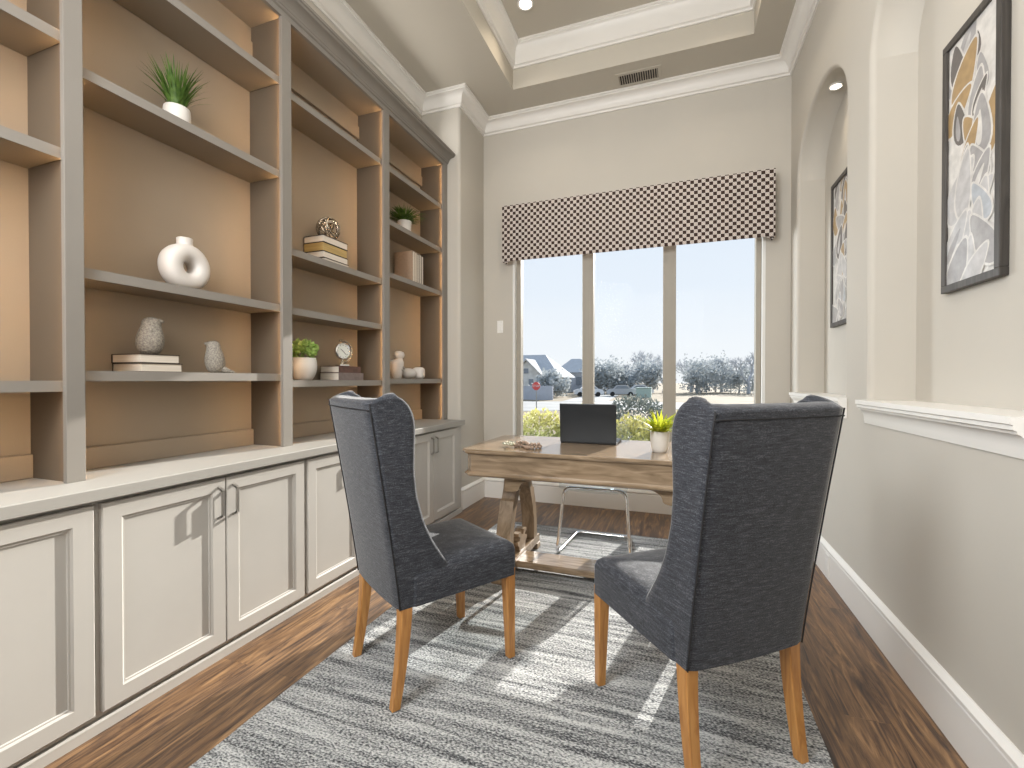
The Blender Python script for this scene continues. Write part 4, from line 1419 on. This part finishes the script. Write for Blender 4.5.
# houses
hs = thing('house', 'pale stone house with grey shingled gable roof in the left pane', 'house', (-15.5, 48, ZG), group=None)
bm = NB(); box(bm, -4.5, 3.4, -1.2, 6, 0, 1.9); box(bm, -1.2, 2.2, -2.4, -1.2, 0, 1.9)
prism(bm, [(-1.2, 1.9), (2.2, 1.9), (.5, 3.5)], 'y', -2.4, -1.0)
obj('wall', bm, M['housewall'], hs)
bm = NB()
A = [(-5.0, -1.6, 1.8), (3.9, -1.6, 1.8), (3.9, 6.4, 1.8), (-5.0, 6.4, 1.8)]; Rg = [(-5.0, 2.4, 4.4), (1.2, 2.4, 4.4)]
vv = [bm.verts.new(p) for p in A + Rg]
for f in ((0, 1, 5, 4), (1, 2, 5), (2, 3, 4, 5), (3, 0, 4), (0, 3, 2, 1)):
    bm.faces.new([vv[i] for i in f])
prism(bm, [(-1.5, 1.8), (.5, 3.75), (2.5, 1.8), (2.35, 1.8), (.5, 3.55), (-1.35, 1.8)], 'y', -2.7, .5)
obj('roof', bm, M['houseroof'], hs)
for x, z, w, h in ((-3.2, .7, .9, .9), (-.1, .6, .5, 1.0), (1.0, .6, .5, 1.0), (.45, 2.2, .5, .5)):
    bm = NB(); box(bm, x - w / 2, x + w / 2, -2.46 if x > -1 else -1.26, -2.40 if x > -1 else -1.2, z, z + h)
    obj('window', bm, M['housedark'], hs)
h2 = thing('house', 'blue grey house with hipped roof beside the left mullion', 'house', (-12.3, 58.5, ZG))
bm = NB(); box(bm, -2.2, 3.2, -2, 4, 0, 2.5); obj('wall', bm, M['housewall2'], h2)
bm = NB()
A = [(-2.6, -2.4, 2.45), (3.6, -2.4, 2.45), (3.6, 4.4, 2.45), (-2.6, 4.4, 2.45)]; Rg = [(-1.0, 1, 4.3), (.2, 1, 4.3)]
vv = [bm.verts.new(p) for p in A + Rg]
for f in ((0, 1, 5, 4), (1, 2, 5), (2, 3, 4, 5), (3, 0, 4), (0, 3, 2, 1)):
    bm.faces.new([vv[i] for i in f])
obj('roof', bm, M['houseroof'], h2)
for x in (-1.2, .6, 2.2):
    bm = NB(); box(bm, x - .35, x + .35, -2.06, -2.0, .9, 1.9); obj('window', bm, M['housedark'], h2)
bm = NB(); box(bm, -22, -8.8, 33.0, 33.15, ZG, ZG + 1.05)
tag(obj('garden_fence', bm, M['housewall2']), 'low grey fence running in front of the houses', 'fence')
# stop sign
sg = thing('stop_sign', 'red octagonal stop sign on a thin post in the left pane', 'sign', (-5.25, 17.2, ZG))
bm = NB(); tube(bm, [(0, 0, 0), (0, 0, 1.5)], .02, 8); obj('post', bm, M['signpost'], sg)
bm = NB()
prism(bm, [(.17 * math.cos(PI / 8 + k * PI / 4), 1.26 + .17 * math.sin(PI / 8 + k * PI / 4)) for k in range(8)], 'y', -.035, -.022)
obj('sign_plate', bm, M['signred'], sg)
fcu = bpy.data.curves.new('sign_lettering', 'FONT'); fcu.body = 'STOP'; fcu.size = .12; fcu.align_x = 'CENTER'; fcu.align_y = 'CENTER'; fcu.extrude = .001
tmp = bpy.data.objects.new('lettering_curve', fcu); COL.objects.link(tmp)
me = bpy.data.meshes.new_from_object(tmp.evaluated_get(bpy.context.evaluated_depsgraph_get()))
bpy.data.objects.remove(tmp)
me.materials.clear(); me.materials.append(M['carwhite'])
fo = bpy.data.objects.new('sign_lettering', me); link(fo, sg); fo.location = (0, -.037, 1.26); fo.rotation_euler = (PI / 2, 0, 0)
ub = thing('utility_box', 'pale green utility box on the lawn in the middle pane', 'box', (-2.75, 40.5, ZG))
bm = NB(); box(bm, -.62, .62, -.5, .5, 0, .78, .03); obj('cabinet_body', bm, M['boxgreen'], ub)
bm = NB(); box(bm, -.66, .66, -.54, .54, .78, .86, .02); obj('lid', bm, M['boxgreen'], ub)
def car(label, x, y, rz, mat):
    c = thing('car', label, 'car', (x, y, ZG + .03), rz, 'cars parked across the road')
    bm = NB()
    pr = [(-1.3, .2), (-1.32, .5), (-1.15, .62), (-.75, .66), (-.4, .98), (.45, 1.0), (.85, .68), (1.2, .62), (1.32, .45), (1.3, .2)]
    prism(bm, pr, 'y', -.5, .5); obj('body', bm, mat, c)
    bm = NB(); prism(bm, [(-.62, .68), (-.36, .93), (.42, .95), (.72, .68)], 'y', -.505, .505); obj('windows', bm, M['housedark'], c)
    for wx in (-.8, .8):
        for wy in (-.46, .46):
            bm = NB(); lathe(bm, [(.2, -.07), (.21, -.05), (.21, .05), (.2, .07)], n=18)
            bmesh.ops.rotate(bm, verts=bm.verts, matrix=Matrix.Rotation(PI / 2, 3, 'X')); bmesh.ops.translate(bm, verts=bm.verts, vec=(wx, wy, .2))
            obj('wheel', bm, M['tyre'], c)
car('white car parked across the road just right of the left mullion', -7.6, 41, .3, M['carwhite'])
car('silver car parked across the road in the middle pane', -4.9, 42.6, .2, M['cargrey'])
car('white car parked across the road left of the utility box', -3.6, 46.5, .2, M['carwhite'])

# ------------------------------------------------------------------ light
def sun():
    l = bpy.data.lights.new('sun', 'SUN'); l.energy = 10.5; l.angle = math.radians(.55); l.color = (1.0, .955, .89)
    o = bpy.data.objects.new('sun', l); link(o)
    o.location = (3, 14, 9)
    o.rotation_euler = Vector((-.237, -1, -.408)).to_track_quat('-Z', 'Y').to_euler()
sun()
def area(name, loc, target, sx, sy, e, col):
    l = bpy.data.lights.new(name, 'AREA'); l.shape = 'RECTANGLE'; l.size = sx; l.size_y = sy; l.energy = e; l.color = col
    o = bpy.data.objects.new(name, l); link(o); o.location = loc
    o.rotation_euler = (Vector(target) - Vector(loc)).to_track_quat('-Z', 'Y').to_euler()
    return o
area('rear_fill', (-.4, YF + .15, 1.7), (-.5, 3, 1.5), 2.2, 2.6, 14, (1.0, .99, .975))  # added fill from behind the camera, not a fixture of the room
area('tray_fill', (-.42, 1.2, ZT - .03), (-.42, 1.2, 0), 1.4, 3.0, 25, (1.0, .97, .93))  # soft fill added in the tray to raise the general room light
area('ceiling_fill', (-.45, -.7, 2.3), (-.45, 2.4, 3.66), 1.8, 1.2, 50, (1.0, .98, .95))  # unseen fill aimed upward to brighten the ceiling
area('cornice_fill', (-2.03, 1.85, 3.34), (.83, 1.85, 2.6), 3.2, .28, 9, (1.0, .97, .93))  # fill added out of sight above the bookcase, lifts right wall and ceiling
area('right_wall_fill', (-1.30, -.25, 2.35), (.83, 1.8, .75), .9, 1.3, 74, (.94, .975, 1.0))  # added fill out of view, brightens the lower right wall
area('window_side_fill', (-2.95, 5.5, 1.7), (.83, 2.3, 1.0), 1.7, 2.4, 230, (.93, .97, 1.0))  # unseen fill outside, left of the window, stands in for stronger skylight
def spot(name, loc, e, ang, col, blend=.6, r=.03):
    l = bpy.data.lights.new(name, 'SPOT'); l.energy = e; l.spot_size = math.radians(ang); l.spot_blend = blend; l.color = col; l.shadow_soft_size = r
    o = bpy.data.objects.new(name, l); link(o); o.location = loc
    return o
for x, y in ((-1.10, 3.30), (.27, 3.30), (-1.10, 1.0), (.27, 1.0)):
    spot('downlight', (x, y, ZT - .03), 12, 120, (1, .85, .66), .8, .04)
for yc in (2.045, 3.3925):
    spot('niche_spot', (.925, yc, NAP - .03), 5, 95, (1, .84, .62), .8, .02)

w = bpy.data.worlds.new('sky'); scene.world = w; w.use_nodes = True
nt = w.node_tree
bg = nt.nodes['Background']
tc = N(nt, 'ShaderNodeTexCoord'); sp = N(nt, 'ShaderNodeSeparateXYZ')
nt.links.new(tc.outputs['Generated'], sp.inputs[0])
# high thin cloud over a pale winter sky
mp = N(nt, 'ShaderNodeMapping'); mp.inputs['Scale'].default_value = (1.2, 1.2, 9)
nt.links.new(tc.outputs['Generated'], mp.inputs['Vector'])
no = N(nt, 'ShaderNodeTexNoise'); no.inputs['Scale'].default_value = 1.6; no.inputs['Detail'].default_value = 5
nt.links.new(mp.outputs[0], no.inputs['Vector'])
ma = N(nt, 'ShaderNodeMath', operation='MULTIPLY_ADD'); ma.inputs[1].default_value = .10; 
nt.links.new(no.outputs['Fac'], ma.inputs[0]); nt.links.new(sp.outputs['Z'], ma.inputs[2])
r = ramp(nt, [(0.0, (.93, .94, .95)), (.10, (.90, .935, .97)), (.24, (.81, .88, .965)), (.42, (.74, .83, .95)), (.80, (.42, .60, .88))])
nt.links.new(ma.outputs[0], r.inputs['Fac']); nt.links.new(r.outputs['Color'], bg.inputs['Color'])
bg.inputs['Strength'].default_value = 1.05

# ------------------------------------------------------------------ camera and colour
cam = bpy.data.cameras.new('camera'); co = bpy.data.objects.new('camera', cam); link(co)
cam.sensor_width = 36; cam.lens = 455 * 36 / 1024; cam.clip_start = .02; cam.clip_end = 500
co.location = (0, 0, 1.15)
co.rotation_euler = (PI / 2 - math.atan(4 / 455), 0, math.atan(166 / 455))
scene.camera = co
scene.view_settings.view_transform = 'Standard'
scene.view_settings.look = 'None'
scene.view_settings.exposure = 0.0
scene.cycles.use_denoising = True
scene.cycles.max_bounces = 10
scene.cycles.diffuse_bounces = 6
scene.cycles.transparent_max_bounces = 16
scene.cycles.sample_clamp_indirect = 6
scene.cycles.caustics_reflective = False
